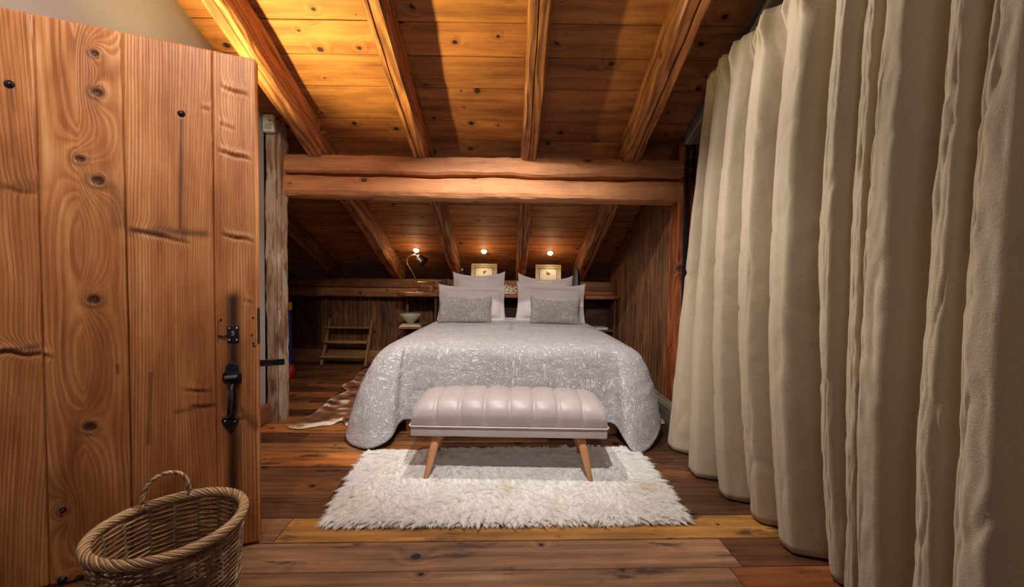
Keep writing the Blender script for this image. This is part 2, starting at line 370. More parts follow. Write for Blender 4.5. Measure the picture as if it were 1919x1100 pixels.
for r_ in range(-6, 24):
    y0 = PH + r_ * RW
    cuts = cuts_known.get(r_)
    if cuts is None:
        cuts = []; c = -3.9 + rs.uniform(0.4, 1.4)
        while c < 2.2: cuts.append(c); c += rs.uniform(0.8, 1.9)
    ed = [-4.1] + cuts + [2.5]
    for i in range(len(ed) - 1):
        L = round(ed[i + 1] - ed[i] - 0.003, 3)
        if ed[i + 1] < -3.4 or L < 0.1: continue
        key = (L,)
        if key not in cache:
            cache[key] = board_mesh(L, RW - 0.004, 0.02, 'board'); cache[key].materials.append(M_FLOOR)
        o = link('board', cache[key], None, floor, Mf @ Matrix.Translation(((ed[i] + ed[i + 1]) / 2, y0 + RW / 2, rs.uniform(-0.0015, 0.0015))))
        tn = tints_known.get((r_, i))
        if tn is None:
            q = rs.random(); tn = rs.choice(DK) if q < 0.62 else rs.choice(MD)
            if r_ in (4, 7, 9, 10, 12) and q > 0.3: tn = (1.5, 1.1, 0.66)  # warm rows; in the alcove the tint also paints in lamp-lit stripes
        xc = (ed[i] + ed[i + 1]) / 2
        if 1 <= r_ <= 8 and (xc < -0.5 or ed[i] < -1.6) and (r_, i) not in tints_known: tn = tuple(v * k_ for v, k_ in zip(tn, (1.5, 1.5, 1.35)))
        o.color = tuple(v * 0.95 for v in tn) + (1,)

# ------------------------------------------------------------------ roof boards
ceiling = tag(empty('ceiling', (0, 5.8, roof_z(5.8))), 'sloping ceiling of warm pine boards', kind='structure')
SL = math.hypot(1, TAN)
y = 5.85; row = 0; cc = {}
rs = random.Random(5)
edges_y = [3.25, 3.06, 2.79, 2.57, 2.37]
ys = [6.24]
while ys[-1] > 3.42: ys.append(ys[-1] - 0.195)
ys = ys[:-1] + edges_y + [2.16, 1.95, 1.74, 1.53, 1.32, 1.11, 0.9, 0.69, 0.48, 0.27, 0.06]
RX = [-2.6, -1.64, -0.78, 0.12, 0.95]
for i in range(len(ys) - 1):
    ya, yb = ys[i], ys[i + 1]; Wd = round((ya - yb) * SL - 0.004, 4); ym = (ya + yb) / 2
    cuts = [-3.4] + sorted(rs.sample([-2.6, -1.64, -0.78, 0.12, 0.95], 2)) + [1.75]
    for j in range(3):
        L = round(cuts[j + 1] - cuts[j] - 0.002, 3); key = (L, Wd)
        if key not in cc:
            cc[key] = board_mesh(L, Wd, 0.022, 'board', 0.004); cc[key].materials.append(M_CEIL)
        M = Matrix.Translation(((cuts[j] + cuts[j + 1]) / 2, ym, roof_z(ym, rs.uniform(0, 0.004)))) @ Matrix.Rotation(R(180) - math.atan(TAN), 4, 'X')
        o = link('board', cc[key], None, ceiling, M)
        k = rs.uniform(0.82, 1.12); o.color = (k, k * rs.uniform(0.9, 1.0), k * rs.uniform(0.82, 0.98), 1)
box('roof_deck', (-3.6, 0, 0.024), (1.9, 6.9, 0.05), M_JOINT, ceiling, 0, Matrix.Translation((0, 0, roof_z(0))) @ Matrix.Rotation(-math.atan(TAN), 4, 'X'))

# ------------------------------------------------------------------ rafters
def raft(X, y0, y1, wd, ht, seed, label, tint, cr):
    off = -ht / 2 / NZ
    p0 = Vector((X, y0, roof_z(y0) + off)); p1 = Vector((X, y1, roof_z(y1) + off))
    o = beam('rafter', p0, p1, wd, ht, M_RAFT, None, (0, 0, 1), seed, 0.008, 0.06, cr, 0.02, tint, wob=0.02)
    tag(o, label, 'rafter', 'rafters under the sloping ceiling'); return o
RH = 0.235
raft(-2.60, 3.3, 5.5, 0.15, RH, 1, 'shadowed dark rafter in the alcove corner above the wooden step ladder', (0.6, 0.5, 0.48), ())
raft(-1.64, 0.4, 5.5, 0.13, RH, 2, 'weathered rafter with grey patches beside the plaster wall, brightly lit at top', (1.1, 0.98, 0.85), (('-z', -0.2, 0.02, 0.003, 1.3),))
raft(-0.78, 0.4, 5.5, 0.12, RH, 3, 'smooth brown rafter that comes down behind the pillows next to the lamp', (1.05, 0.92, 0.82), (('-z', 0.25, 0.03, 0.004, 5.1),))
raft(0.12, 0.4, 5.5, 0.13, RH, 4, 'straight split rafter that comes down between the two framed bird pictures', (1.0, 0.88, 0.8), (('-z', 0.1, 0.03, 0.005, 8.7),))
raft(0.96, 0.4, 5.5, 0.15, RH, 5, 'gnarled rafter with an open crack, nearest the linen curtain', (0.98, 0.85, 0.78), (('-z', -0.15, 0.045, 0.008, 2.2),))

# ------------------------------------------------------------------ walls
wl = tag(empty('wall_left', (XL, 1.0, 0)), 'smooth grey plaster wall behind the open door', kind='structure')
V = []; 
for X in (XL - 0.10, XL):
    V += [(X, -0.9, -0.02), (X, 3.05, -0.02), (X, 3.05, roof_z(3.05) + 0.02), (X, 0.0, roof_z(0) + 0.02), (X, -0.9, roof_z(0) + 0.02)]
Fc = [(0, 1, 2, 3, 4), (9, 8, 7, 6, 5)] + [(i, (i + 1) % 5, (i + 1) % 5 + 5, i + 5)[::-1] for i in range(5)]
o = link('plaster', mesh('plaster', V, Fc), M_PLASTER, wl)
# alcove return behind the plaster wall
wr = tag(empty('wall_front', (-2.7, 3.2, 0)), 'board partition closing the alcove beside the plaster wall', kind='structure')
for i in range(7):
    x0 = -3.3 + i * 0.175
    ob = boxc('board', (x0, 3.19, 0), (x0 + 0.17, 3.21, roof_z(3.25) - 0.02), M_PANEL, wr, 0.003, 'Z')
# knee wall
kw = tag(empty('wall_back', (0, YB, 0)), 'low knee wall of dark vertical boards behind the bed', kind='structure')
rs = random.Random(3); x0 = XA
while x0 < XR - 0.02:
    wd = rs.uniform(0.12, 0.19); x1 = min(x0 + wd, XR)
    ob = boxc('board', (x0 + 0.002, YB + rs.uniform(0, 0.006), 0.0), (x1 - 0.002, YB + 0.03, 1.0), M_PANEL, kw, 0.003, 'Z')
    k = rs.uniform(0.55, 0.95); ob.color = (k, k * 0.9, k * 0.86, 1); x0 = x1
box('backing', (XA, YB + 0.032, 0), (XR + 0.1, YB + 0.06, 1.16), M_JOINT, kw, 0)
p = tag(beam('trim_1', (XA, 5.29, 1.135), (XR - 0.01, 5.27, 1.135), 0.16, 0.13, M_BEAM, None, seed=21, rough=0.004, tint=(0.62, 0.55, 0.5), step=0.1), 'upper wall plate beam along the knee wall', kind='structure')
p = tag(beam('trim_2', (XA, 5.25, 1.005), (XR - 0.01, 5.23, 1.005), 0.18, 0.125, M_BEAM, None, seed=22, rough=0.004, tint=(0.8, 0.7, 0.62), step=0.1), 'lower wall plate beam along the knee wall', kind='structure')
tag(beam('baseboard_back', (XA, 5.30, 0.09), (-1.55, 5.30, 0.09), 0.09, 0.18, M_BEAM, None, seed=23, rough=0.004, tint=(0.62, 0.5, 0.44), step=0.12), 'thick timber skirting at the foot of the knee wall', kind='structure')
# left end wall of the alcove
wa = tag(empty('wall_alcove', (XA, 4.2, 0)), 'board wall closing the far end of the alcove', kind='structure')
yy = 3.22
while yy < YB:
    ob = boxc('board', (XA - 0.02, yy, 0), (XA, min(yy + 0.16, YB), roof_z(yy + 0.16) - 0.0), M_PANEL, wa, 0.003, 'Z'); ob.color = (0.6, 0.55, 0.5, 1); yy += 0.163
# right alcove wall of upright boards
wrt = tag(empty('wall_right', (XR, 4.2, 0)), 'upright weathered plank wall beside the bed', kind='structure')
rs = random.Random(8); yy = 3.32
while yy < YB:
    wd = rs.uniform(0.13, 0.24); y1 = min(yy + wd, YB); jt = rs.uniform(0, 0.012)
    lo = (XR - jt, yy + 0.0015, 0.0); hi = (XR + 0.03, y1 - 0.0015, roof_z(y1))
    ob = boxc('board', lo, hi, M_PANEL, wrt, 0.004, 'Z')
    k = rs.uniform(0.8, 1.25); ob.color = (k, k * 0.95, k * 0.85, 1); yy = y1
box('backing', (XR + 0.032, 3.1, 0), (XR + 0.06, YB + 0.1, roof_z(3.2)), M_JOINT, wrt, 0)
# right wall beyond the post, behind the curtain
wf = tag(empty('wall_curtain_side', (1.62, 1.5, 0)), 'board wall behind the linen curtain', kind='structure')
yy = -0.5
while yy < 3.2:
    y1 = min(yy + 0.2, 3.28)
    ob = boxc('board', (1.60, yy, 0), (1.63, y1 - 0.003, min(roof_z(y1), 3.7)), M_PANEL, wf, 0.003, 'Z'); ob.color = (0.8, 0.7, 0.6, 1); yy = y1

# ------------------------------------------------------------------ posts and tie beam
lp = beam('post', (-1.958, 3.115, 0), (-1.958, 3.115, roof_z(3.1) + 0.0), 0.125, 0.125, M_POST, None, (0, 1, 0), 31, 0.009, 0.05, (('-y', 0.55, 0.02, 0.003, 3.3), ('-z', 0.55, 0.02, 0.003, 1.3)), 0.016, (1.0, 0.95, 0.9))
tag(lp, 'old mottled grey and brown post at the end of the plaster wall', 'post')
rp = empty('post', (1.49, 3.2, 0)); tag(rp, 'reddish pine post beside the curtain carrying the tie beam', 'post')
o = beam('main_post', (1.405, 3.22, 0), (1.405, 3.22, roof_z(3.3)), 0.06, 0.2, M_RPOST, rp, (0, 1, 0), 32, 0.005, 0.06, (), 0.01, (1.0, 0.9, 0.8))
o = beam('cheek_post', (1.515, 3.19, 0), (1.515, 3.19, roof_z(3.3)), 0.15, 0.16, M_RPOST, rp, (0, 1, 0), 33, 0.006, 0.06, (('-z', 0.2, 0.02, 0.004, 2.2),), 0.012, (0.9, 0.75, 0.62))
# tie beam, its front face cracked end to end
tb = beam('tie_beam', (-1.90, 3.20, 2.045), (1.40, 3.215, 2.045), 0.20, 0.335, M_BEAM, None, (0, 0, 1), 41, 0.006, 0.04, (('-y', -0.02, 0.13, 0.021, 4.4),), 0.022, (1.28, 1.14, 1.02), wob=0.012)
tag(tb, 'massive pine tie beam with a long crack, spanning above the bed', 'beam')
tm = beam('trim_3', (1.45, 3.10, roof_z(3.10) - 0.085), (1.45, 0.9, roof_z(0.9) - 0.085), 0.12, 0.11, M_PALE, None, (0, 0, 1), 51, 0.005, 0.08, (), 0.012, (0.62, 0.62, 0.66)); tag(tm, 'pale grey sloping plate above the curtain', kind='structure')
# iron hooks on the post
hk = tag(empty('wall_hook', (1.45, 3.1, 2.3)), 'black iron scroll hook on the post beside the curtain top', 'hook')
bm = bmesh.new(); bm_box(bm, (1.463, 3.096, 2.05), (1.485, 3.104, 2.36), 0.003); link('back_strip', from_bm('back_strip', bm), M_IRON, hk)
for z in (2.33, 2.19, 2.06):
    pts = [(1.474 + 0.026 * math.cos(a) - 0.012, 3.088, z + 0.03 * math.sin(a)) for a in np.linspace(0.4, 5.4, 18)]
    tube('scroll', pts, 0.009, M_IRON, hk, 8)

# ------------------------------------------------------------------ baseboards
tag(beam('baseboard_left', (XL + 0.022, 1.0, 0.078), (XL + 0.022, 3.04, 0.078), 0.05, 0.155, M_BEAM, None, seed=61, rough=0.004, tint=(0.62, 0.48, 0.42), step=0.08), 'brown timber baseboard under the plaster wall', kind='structure')
tag(beam('baseboard_right', (XR - 0.02, 3.05, 0.095), (XR - 0.02, 4.68, 0.095), 0.035, 0.19, M_PALE, None, seed=62, rough=0.004, tint=(0.85, 0.82, 0.76), step=0.08), 'scuffed pale grey baseboard beside the bed', kind='structure')

# ------------------------------------------------------------------ recessed lamps in the low ceiling
def emis(name, rgb, s):
    t = NT(name); t.b.inputs['Emission Color'].default_value = rgb; t.b.inputs['Emission Strength'].default_value = s; t.b.inputs['Base Color'].default_value = (0.9, 0.85, 0.7, 1); return t.m
M_BULB = emis('lit_lens', (1.0, 0.86, 0.62, 1), 22.0)
Rt = Matrix.Rotation(-math.atan(TAN), 4, 'X')
for (px, py), lb in zip(((780, 468), (907, 470), (1031, 473)), ('above the black desk lamp', 'between two rafters above the first framed picture', 'above the picture of the brown bird')):
    dd = ray(px, py); k = (roof_z(0) - CAM.z) / (dd.z + TAN * dd.y); P = CAM + dd * k
    s = tag(empty('ceiling_spot', P), 'small lit recessed ceiling spotlight ' + lb, 'light', 'recessed spotlights over the bed head')
    M = Matrix.Translation(P) @ Rt
    lathe('trim_ring', [(0.036, 0.0), (0.037, -0.006), (0.046, -0.008), (0.052, -0.003), (0.052, 0.004)], M_STEEL, s, M, 28)
    lathe('lens', [(0.0, -0.040), (0.016, -0.037), (0.028, -0.027), (0.035, -0.010), (0.036, 0.004)], M_BULB, s, M, 24)
    light('ceiling_spot_light', 'SPOT', P + Vector((0, -0.12, -0.03)), 8.5, (1.0, 0.80, 0.52), 0.02, P + Vector((0, -0.38, -1)), 96, 0.6)
    light('ceiling_spot_glow', 'POINT', P + Vector((0, -0.22, -0.12)), 2.0, (1.0, 0.70, 0.34), 0.03)

# ------------------------------------------------------------------ motion sensor
mp = Vector((-1.958, 3.04, 2.42))
se = tag(empty('motion_sensor', mp), 'white motion sensor fixed at the top of the old post', 'sensor')
bm = bmesh.new(); bm_box(bm, (mp.x - 0.045, mp.y - 0.035, mp.z - 0.07), (mp.x + 0.045, mp.y + 0.008, mp.z + 0.07), 0.014, 3); link('housing', from_bm('housing', bm), M_WHITE, se, None, True)
bm = bmesh.new(); bm_box(bm, (mp.x - 0.028, mp.y - 0.039, mp.z - 0.048), (mp.x + 0.034, mp.y - 0.033, mp.z - 0.008), 0.002); link('lens', from_bm('lens', bm), M_LENS, se)
bm = bmesh.new(); bm_box(bm, (mp.x + 0.012, mp.y - 0.037, mp.z + 0.012), (mp.x + 0.022, mp.y - 0.034, mp.z + 0.022), 0.001); link('indicator', from_bm('indicator', bm), M_IRON, se)

# ------------------------------------------------------------------ the open plank door
DP = Vector((-1.12, 1.64, 0)); DD = Vector((-0.72, -0.30, 0)).normalized(); DN = Vector((DD.y, -DD.x, 0))   # DN towards the camera
if DN.dot(CAM - DP) < 0: DN = -DN
Md = Matrix(((DD.x, DN.x, 0, DP.x), (DD.y, DN.y, 0, DP.y), (0, 0, 1, 0), (0, 0, 0, 1)))  # local x from the latch edge to the hinge, y out towards the camera
def door_uv(px, py):
    d = ray(px, py); k = (DP - CAM).dot(DN) / d.dot(DN); P = CAM + d * k; return ((P - DP).dot(DD), P.z)
door = tag(empty('door_1', DP), 'heavy open door of wide knotty pine planks', kind='structure'); 
DH = 2.135; DW = 0.985; DT = 0.045
g1 = door_uv(76, 550)[0]; g2 = door_uv(237.5, 550)[0]; g3 = door_uv(402, 550)[0]
knots = [(178, 100, .013, .05), (183, 173, .019, .07), (150, 298, .016, .06), (183, 338, .022, .08), (175, 562, .021, .10), (168, 800, .021, .09), (118, 957, .012, .05), (150, 1085, .02, .08), (68, 545, 0.0, .05)]
KN = [(*door_uv(a, b), c, d) for a, b, c, d in knots[:8]]
def seg_stain_shade(px0, py0, px1, py1, wdt, amt): return (*door_uv(px0, py0), *door_uv(px1, py1), wdt, amt)
ST = [seg_stain_shade(340, 225, 338, 430, .006, .75), seg_stain_shade(250, 432, 385, 438, .016, .7), seg_stain_shade(212, 350, 225, 420, .02, .45), seg_stain_shade(0, 350, 66, 350, .018, .5), seg_stain_shade(0, 658, 70, 650, .010, .8),
      seg_stain_shade(283, 700, 278, 830, .006, .6), seg_stain_shade(330, 772, 402, 757, .010, .55), seg_stain_shade(437, 560, 436, 1020, .026, 1.0), seg_stain_shade(452, 770, 480, 800, .018, .6), seg_stain_shade(220, 684, 220, 700, .004, .8),
      seg_stain_shade(410, 600, 408, 640, .004, .6), seg_stain_shade(18, 160, 24, 205, .010, .35), seg_stain_shade(20, 212, 22, 290, .008, .3), seg_stain_shade(100, 900, 110, 1000, .03, .3), seg_stain_shade(330, 905, 330, 1010, .05, .3)]  # the last two put the lower door's shade into the colour
RP = [(*door_uv(440, 165), .05, 1.0), (*door_uv(440, 285), .06, 1.3), (*door_uv(445, 440), .06, 1.2), (*door_uv(425, 230), .03, .5), (*door_uv(465, 560), .02, .5), (*door_uv(385, 197), .02, .5), (*door_uv(30, 655), .10, 1.6), (*door_uv(300, 436), .10, 1.0), (*door_uv(370, 725), .05, .9), (*door_uv(380, 755), .05, .8), (*door_uv(40, 352), .05, .5), (*door_uv(440, 780), .05, .9)]
def plank(u0, u1, seed, pith, fr=80, wv=0.8):
    nu = max(10, int((u1 - u0) / 0.0035)); nv = int(DH / 0.005)
    U, Z = np.meshgrid(np.linspace(u0, u1, nu), np.linspace(0.012, DH, nv), indexing='ij')
    g = fr * np.abs(U - pith) * (1 + 0.10 * vnoise(U * 3, Z * 0.9, seed)) + wv * 1.6 * vnoise(U * 5 + seed, Z * 1.1, seed + 1) + 0.22 * vnoise(U * 20, Z * 6, seed + 2)
    kn = np.zeros_like(U); st = np.zeros_like(U); H = np.zeros_like(U)
    for ku, kz, kr, ks in KN:
        if not (u0 - 0.02 < ku < u1 + 0.02): continue
        du = U - ku; dz = Z - kz; e = np.sqrt((du / (kr * 2.4)) ** 2 + (dz / (ks * 1.25)) ** 2)
        g += 7.5 * np.exp(-e * 1.05)
        rr = np.sqrt((du / kr) ** 2 + (dz / (kr * 0.85)) ** 2) + 0.12 * vnoise(U * 60, Z * 60, seed)
        kn = np.maximum(kn, np.clip((1.12 - rr) / 0.3, 0, 1)); kn = np.maximum(kn, 0.35 * np.exp(-((rr - 1.5) / 0.5) ** 2))
        H += 0.0022 * np.exp(-((rr - 1.35) / 0.35) ** 2) - 0.0035 * np.clip(1.1 - rr, 0, 1)
    for a, b, c, d, wd, am in ST:
        L2 = (c - a) ** 2 + (d - b) ** 2 + 1e-9; t = np.clip(((U - a) * (c - a) + (Z - b) * (d - b)) / L2, 0, 1)
        dist = np.hypot(U - (a + t * (c - a)), Z - (b + t * (d - b))) * (1 + 0.35 * vnoise(U * 40, Z * 9, seed + 5))
        st = np.maximum(st, am * np.exp(-(dist / wd) ** 2))
    for a, b, wd, am in RP:   # wavy relief where branches ran across the plank
        ww = np.clip(1 - np.abs(U - a) / wd, 0, 1) ** 0.5; c = Z - b - 0.18 * (U - a) - 0.006 * vnoise(U * 25, Z * 0, seed)
        H += am * 0.0045 * ww * (np.exp(-(c / 0.012) ** 2) - 1.2 * np.exp(-((c + 0.016) / 0.008) ** 2)); g += am * 1.8 * ww * np.exp(-(c / 0.03) ** 2)
        st = np.maximum(st, 0.35 * am * ww * np.exp(-((c + 0.016) / 0.007) ** 2))
    H += 0.0012 * vnoise(U * 9, Z * 3, seed + 9) + 0.0005 * vnoise(U * 50, Z * 20, seed + 4)
    edge = np.minimum(U - u0, u1 - U); H -= 0.004 * np.clip(1 - edge / 0.006, 0, 1) ** 2
    H -= 0.004 * np.clip(1 - (DH - Z) / 0.006, 0, 1) ** 2
    wob = 0.0015 * vnoise(Z * 2.3, Z * 0 + seed, seed + 3)
    P = np.stack([U + wob * (edge < 0.004), H, Z], -1)
    # close the box: back shell
    bk = [(u0, -DT, 0.012), (u1, -DT, 0.012), (u1, -DT, DH), (u0, -DT, DH)]
    V = P.reshape(-1, 3).tolist(); nn = len(V); V += bk
    idx = lambda i, j: i * nv + j
    Fc = [(idx(i, j), idx(i, j + 1), idx(i + 1, j + 1), idx(i + 1, j)) for i in range(nu - 1) for j in range(nv - 1)]
    Fc.append((nn, nn + 1, nn + 2, nn + 3))
    Fc.append(tuple([idx(0, j) for j in range(nv)] + [nn + 3, nn])); Fc.append(tuple([idx(nu - 1, j) for j in range(nv)][::-1] + [nn + 1, nn + 2]))
    Fc.append(tuple([idx(i, nv - 1) for i in range(nu)] + [nn + 2, nn + 3])); Fc.append(tuple([idx(i, 0) for i in range(nu)][::-1] + [nn, nn + 1]))
    me = mesh('plank', V, Fc); z4 = [0, 0, 0, 0]
    fattr(me, 'grain', g.ravel().tolist() + z4); fattr(me, 'stain_shade', st.ravel().tolist() + z4); fattr(me, 'knot', kn.ravel().tolist() + z4)
    bm = bmesh.new(); bm.from_mesh(me); bmesh.ops.recalc_face_normals(bm, faces=bm.faces); bm.to_mesh(me); bm.free()
    return link('plank', me, M_DOOR, door, Md, True)
e = 0.0022
plank(0.0, g3 - 0.0008, 11, -0.10, 95, 0.5)
plank(g3 + 0.0008, g2 - e, 12, 0.75, 95, 0.7)
plank(g2 + e, g1 - e, 13, (g1 + g2) / 2 + 0.01, 55, 1.3)
plank(g1 + e, DW, 14, g1 - 0.25)
# backing battens of the door (seen from the side)
for z in (0.35, 1.75):
    box('batten', (0.05, -DT - 0.03, z), (DW - 0.03, -DT, z + 0.14), M_SHELF, door, 0.004, Md)
# carriage bolts
for px, py, r_ in ((18, 158, .0095), (340, 213, .0085), (117, 1086, .010), (117, 957, .005)):
    u, z = door_uv(px, py)
    lathe('bolt', [(r_ * 1.5, 0.0), (r_ * 1.5, 0.0025), (r_, 0.003), (r_ * 0.95, 0.007), (r_ * 0.6, 0.0105), (0.0, 0.0115)], M_IRON, door, Md @ Matrix.Translation((u, 0.0, z)) @ Matrix.Rotation(R(-90), 4, 'X'), 20)
def dbox(name, pxa, pxb, y0, y1, mat, parent, bev=0.001, seg=1):
    (u1, z1), (u0_, z0) = door_uv(*pxa), door_uv(*pxb)
    return box(name, (min(u0_, u1), y0, min(z0, z1)), (max(u0_, u1), y1, max(z0, z1)), mat, parent, bev, Md, seg)
lk = dbox('lock_plate', (426, 611), (448, 641), -0.001, 0.005, M_IRON, door)
u, z = door_uv(437, 625)
box('keyhole_cover', (u - 0.005, 0.004, z - 0.010), (u + 0.005, 0.009, z + 0.010), M_STEEL, lk, 0.002, Md)
for px, py in ((430, 615), (444, 615), (430, 637), (444, 637)):
    u, z = door_uv(px, py); lathe('screw', [(0.0045, 0), (0.0035, 0.002), (0, 0.003)], M_STEEL, lk, Md @ Matrix.Translation((u, 0.005, z)) @ Matrix.Rotation(R(-90), 4, 'X'), 10)
tube('bent_nail', [Md @ Vector((door_uv(409, 629)[0], 0.004, door_uv(409, 629)[1])), Md @ Vector((door_uv(420, 630)[0], 0.008, door_uv(420, 630)[1])), Md @ Vector((door_uv(427, 626)[0], 0.004, door_uv(427, 626)[1]))], 0.003, M_IRON, door, 8)
for px, py in ((414, 599), (474, 595), (472, 627), (475, 643), (476, 648)):
    u, z = door_uv(px, py); lathe('nail_head', [(0.0045, 0), (0.004, 0.003), (0, 0.0045)], M_IRON, door, Md @ Matrix.Translation((u, 0.0, z)) @ Matrix.Rotation(R(-90), 4, 'X'), 12)
def dpoly(name, pts, y0, y1, mat, parent, bev=0.0012):
    bm = bmesh.new(); vs = [bm.verts.new((door_uv(a, b)[0], y0, door_uv(a, b)[1])) for a, b in pts]; f = bm.faces.new(vs)
    r = bmesh.ops.extrude_face_region(bm, geom=[f]); nv = [v for v in r['geom'] if isinstance(v, bmesh.types.BMVert)]
    for v in nv: v.co.y = y1
    bmesh.ops.recalc_face_normals(bm, faces=bm.faces)
    es = [e_ for e_ in bm.edges if all(abs(v.co.y - y1) < 1e-6 for v in e_.verts)]
    bmesh.ops.bevel(bm, geom=es, offset=bev, segments=1, affect='EDGES')
    return link(name, from_bm(name, bm), mat, parent, Md)
la = dpoly('thumb_latch', [(424, 686), (427, 682), (433, 680), (440, 680), (445, 682), (447, 687), (448, 696), (453, 700), (453, 713), (449, 718), (443, 716), (438, 722), (434, 722), (430, 716), (421, 717), (417, 712), (418, 700), (423, 696)], -0.001, 0.006, M_IRON, door)
la['label'] = 'black iron thumb latch'
pz = [door_uv(424, 705), door_uv(446, 702)]
V, Fc = [], []
bm = bmesh.new(); bm_box(bm, (min(pz[0][0], pz[1][0]), 0.006, pz[0][1] - 0.006), (max(pz[0][0], pz[1][0]), 0.03, pz[0][1] + 0.004), 0.002, 2); link('thumb_press', from_bm('thumb_press', bm), M_STEEL, la, Md)
hp = [(437, 716, .006), (437, 722, .022), (438, 733, .034), (437, 748, .040), (435, 762, .038), (433, 774, .028), (432, 784, .008)]
tube('pull_handle', [Md @ Vector((door_uv(a, b)[0], c, door_uv(a, b)[1])) for a, b, c in hp], [.005, .0065, .0085, .010, .0085, .007, .006], M_IRON, door, 12)
hb = dpoly('heart_plate', [(431, 812), (424, 803), (417, 794), (415, 788), (418, 783), (424, 782), (428, 785), (432, 788), (436, 785), (441, 782), (446, 784), (447, 789), (443, 797), (437, 806)], -0.001, 0.005, M_IRON, door)
for a in ((422, 789), (441, 789)):
    u, z = door_uv(*a); lathe('rivet', [(0.0035, 0), (0.003, 0.002), (0, 0.003)], M_STEEL, hb, Md @ Matrix.Translation((u, 0.005, z)) @ Matrix.Rotation(R(-90), 4, 'X'), 10)
# latch bar reaching past the door's edge
box('latch_bar', (-0.095, -DT - 0.012, 0.792), (0.20, -DT - 0.002, 0.820), M_IRON, door, 0.001, Md)
box('edge_strip', (-0.0022, -0.04, 0.90), (0.0005, -0.003, 1.06), M_IRON, door, 0.0005, Md)

# ------------------------------------------------------------------ wicker basket
def wicker(name, dk, md, lt):
    t = NT(name); tc = t.n('ShaderNodeTexCoord').outputs['Object']; a = t.n('ShaderNodeAttribute', attribute_name='rod').outputs['Fac']
    f = t.math('ADD', t.math('MULTIPLY', a, 0.75), t.math('MULTIPLY', t.noise(tc, 45, 3), 0.3))
    c = t.ramp(f, [(0.15, lin(dk)), (0.5, lin(md)), (0.9, lin(lt))]); t.bump(t.noise(tc, 160, 3), 0.3, 0.002); return t.out(c, 0.45)
M_WICK = wicker('willow', (40, 28, 26), (120, 88, 62), (226, 194, 142)); M_RIM = wicker('willow_rim', (88, 64, 70), (160, 118, 98), (238, 204, 126))
BC = Vector((-1.165, 1.262, 0)); BA, BB = 0.205, 0.19; BZ = 0.335
bk = tag(empty('wicker_basket', BC), 'round woven wicker basket with a loop handle, standing by the door', 'basket')
def rad_at(z): return 0.88 + 0.12 * min(1, (z / BZ) ** 0.8)
def bpt(a, z, dr=0.0):
    k = rad_at(z); return BC + Vector(((BA * k + dr) * math.cos(a), (BB * k + dr) * math.sin(a), z))
NS = 17
V, Fc, att = [], [], []
rows = 38
for i in range(rows):
    z = 0.010 + (BZ - 0.02) * i / (rows - 1); npt = NS * 8; sg = 1 if i % 2 else -1
    pts = [bpt(2 * math.pi * k / npt, z + 0.0012 * math.sin(k * 0.7 + i), 0.0046 * sg * math.sin(math.pi * NS * k / npt)) for k in range(npt)]
    b = len(V); tube_data(pts, 0.0035, 6, True, V, Fc)
    for k in range(npt): 
        q = 0.5 + 0.5 * mnoise.noise(Vector((k * 0.11, i * 3.7, 0))); att += [q] * 6
me = mesh('weave', V, Fc); fattr(me, 'rod', att); o = link('weave', me, M_WICK, bk, None, True); o['kind'] = 'stuff'
V, Fc, att = [], [], []
for k in range(NS):
    a = 2 * math.pi * k / NS
    for da in (-0.012, 0.012):
        tube_data([bpt(a + da, z) for z in np.linspace(0.004, BZ, 9)], 0.0035, 6, False, V, Fc); att += [0.35 + 0.3 * random.random()] * (9 * 6)
me = mesh('stakes', V, Fc); fattr(me, 'rod', att); o = link('stakes', me, M_WICK, bk, None, True); o['kind'] = 'stuff'
# woven floor
V, Fc = [], []
for i in range(13):
    tube_data([BC + Vector((BA * 0.82 * i / 12 * math.cos(a), BB * 0.82 * i / 12 * math.sin(a), 0.008 + 0.003 * math.sin(8 * a + i * math.pi))) for a in np.linspace(0, 2 * math.pi, 49)[:-1]], 0.0065, 6, True, V, Fc)
me = mesh('bottom', V, Fc); fattr(me, 'rod', [0.4] * len(V)); o = link('bottom', me, M_WICK, bk, None, True)
def twisted(name, pathf, n, R0, strands, turns, r_, closed, parent):
    V, Fc, att = [], [], []
    P = [pathf(i / n) for i in range(n if closed else n + 1)]
    for s in range(strands):
        pts = []
        for i, p in enumerate(P):
            nx = pathf(((i + 1) / n) % 1.0 if closed else min(1, (i + 1) / n)); pv = pathf(((i - 1) / n) % 1.0 if closed else max(0, (i - 1) / n))
            t = (nx - pv).normalized(); u = Vector((0, 0, 1)); u = (u - t * u.dot(t)); u = u.normalized() if u.length > 1e-3 else Vector((1, 0, 0)); b = t.cross(u)
            a = 2 * math.pi * (s / strands + turns * i / n); pts.append(p + (u * math.cos(a) + b * math.sin(a)) * R0)
        tube_data(pts, r_, 6, closed, V, Fc); q = (0.15, 0.85, 0.5, 0.7, 0.3, 0.95, 0.45, 0.6, 0.2, 0.8, 0.4, 0.65)[s % 12]; att += [q] * (len(V) - len(att))
    me = mesh(name, V, Fc); fattr(me, 'rod', att); return link(name, me, M_RIM, parent, None, True)
def rimf(t):
    a = 2 * math.pi * t; return BC + Vector(((BA + 0.004) * math.cos(a), (BB + 0.004) * math.sin(a), BZ + 0.008 + 0.004 * math.sin(2 * a)))
twisted('rim', rimf, 300, 0.0130, 16, 8, 0.0036, True, bk)
ha, hb_ = BC + Vector((-0.175, 0.075, BZ)), BC + Vector((-0.085, 0.168, BZ)); hm = (ha + hb_) / 2
def hf(t):
    a = math.pi * t; d = (ha - hb_) / 2
    return hm + d * math.cos(a) * (1 + 0.15 * math.sin(a)) + Vector((0, 0, 0.118)) * math.sin(a) ** 0.8
twisted('handle', hf, 70, 0.0045, 5, 7, 0.0034, False, bk)

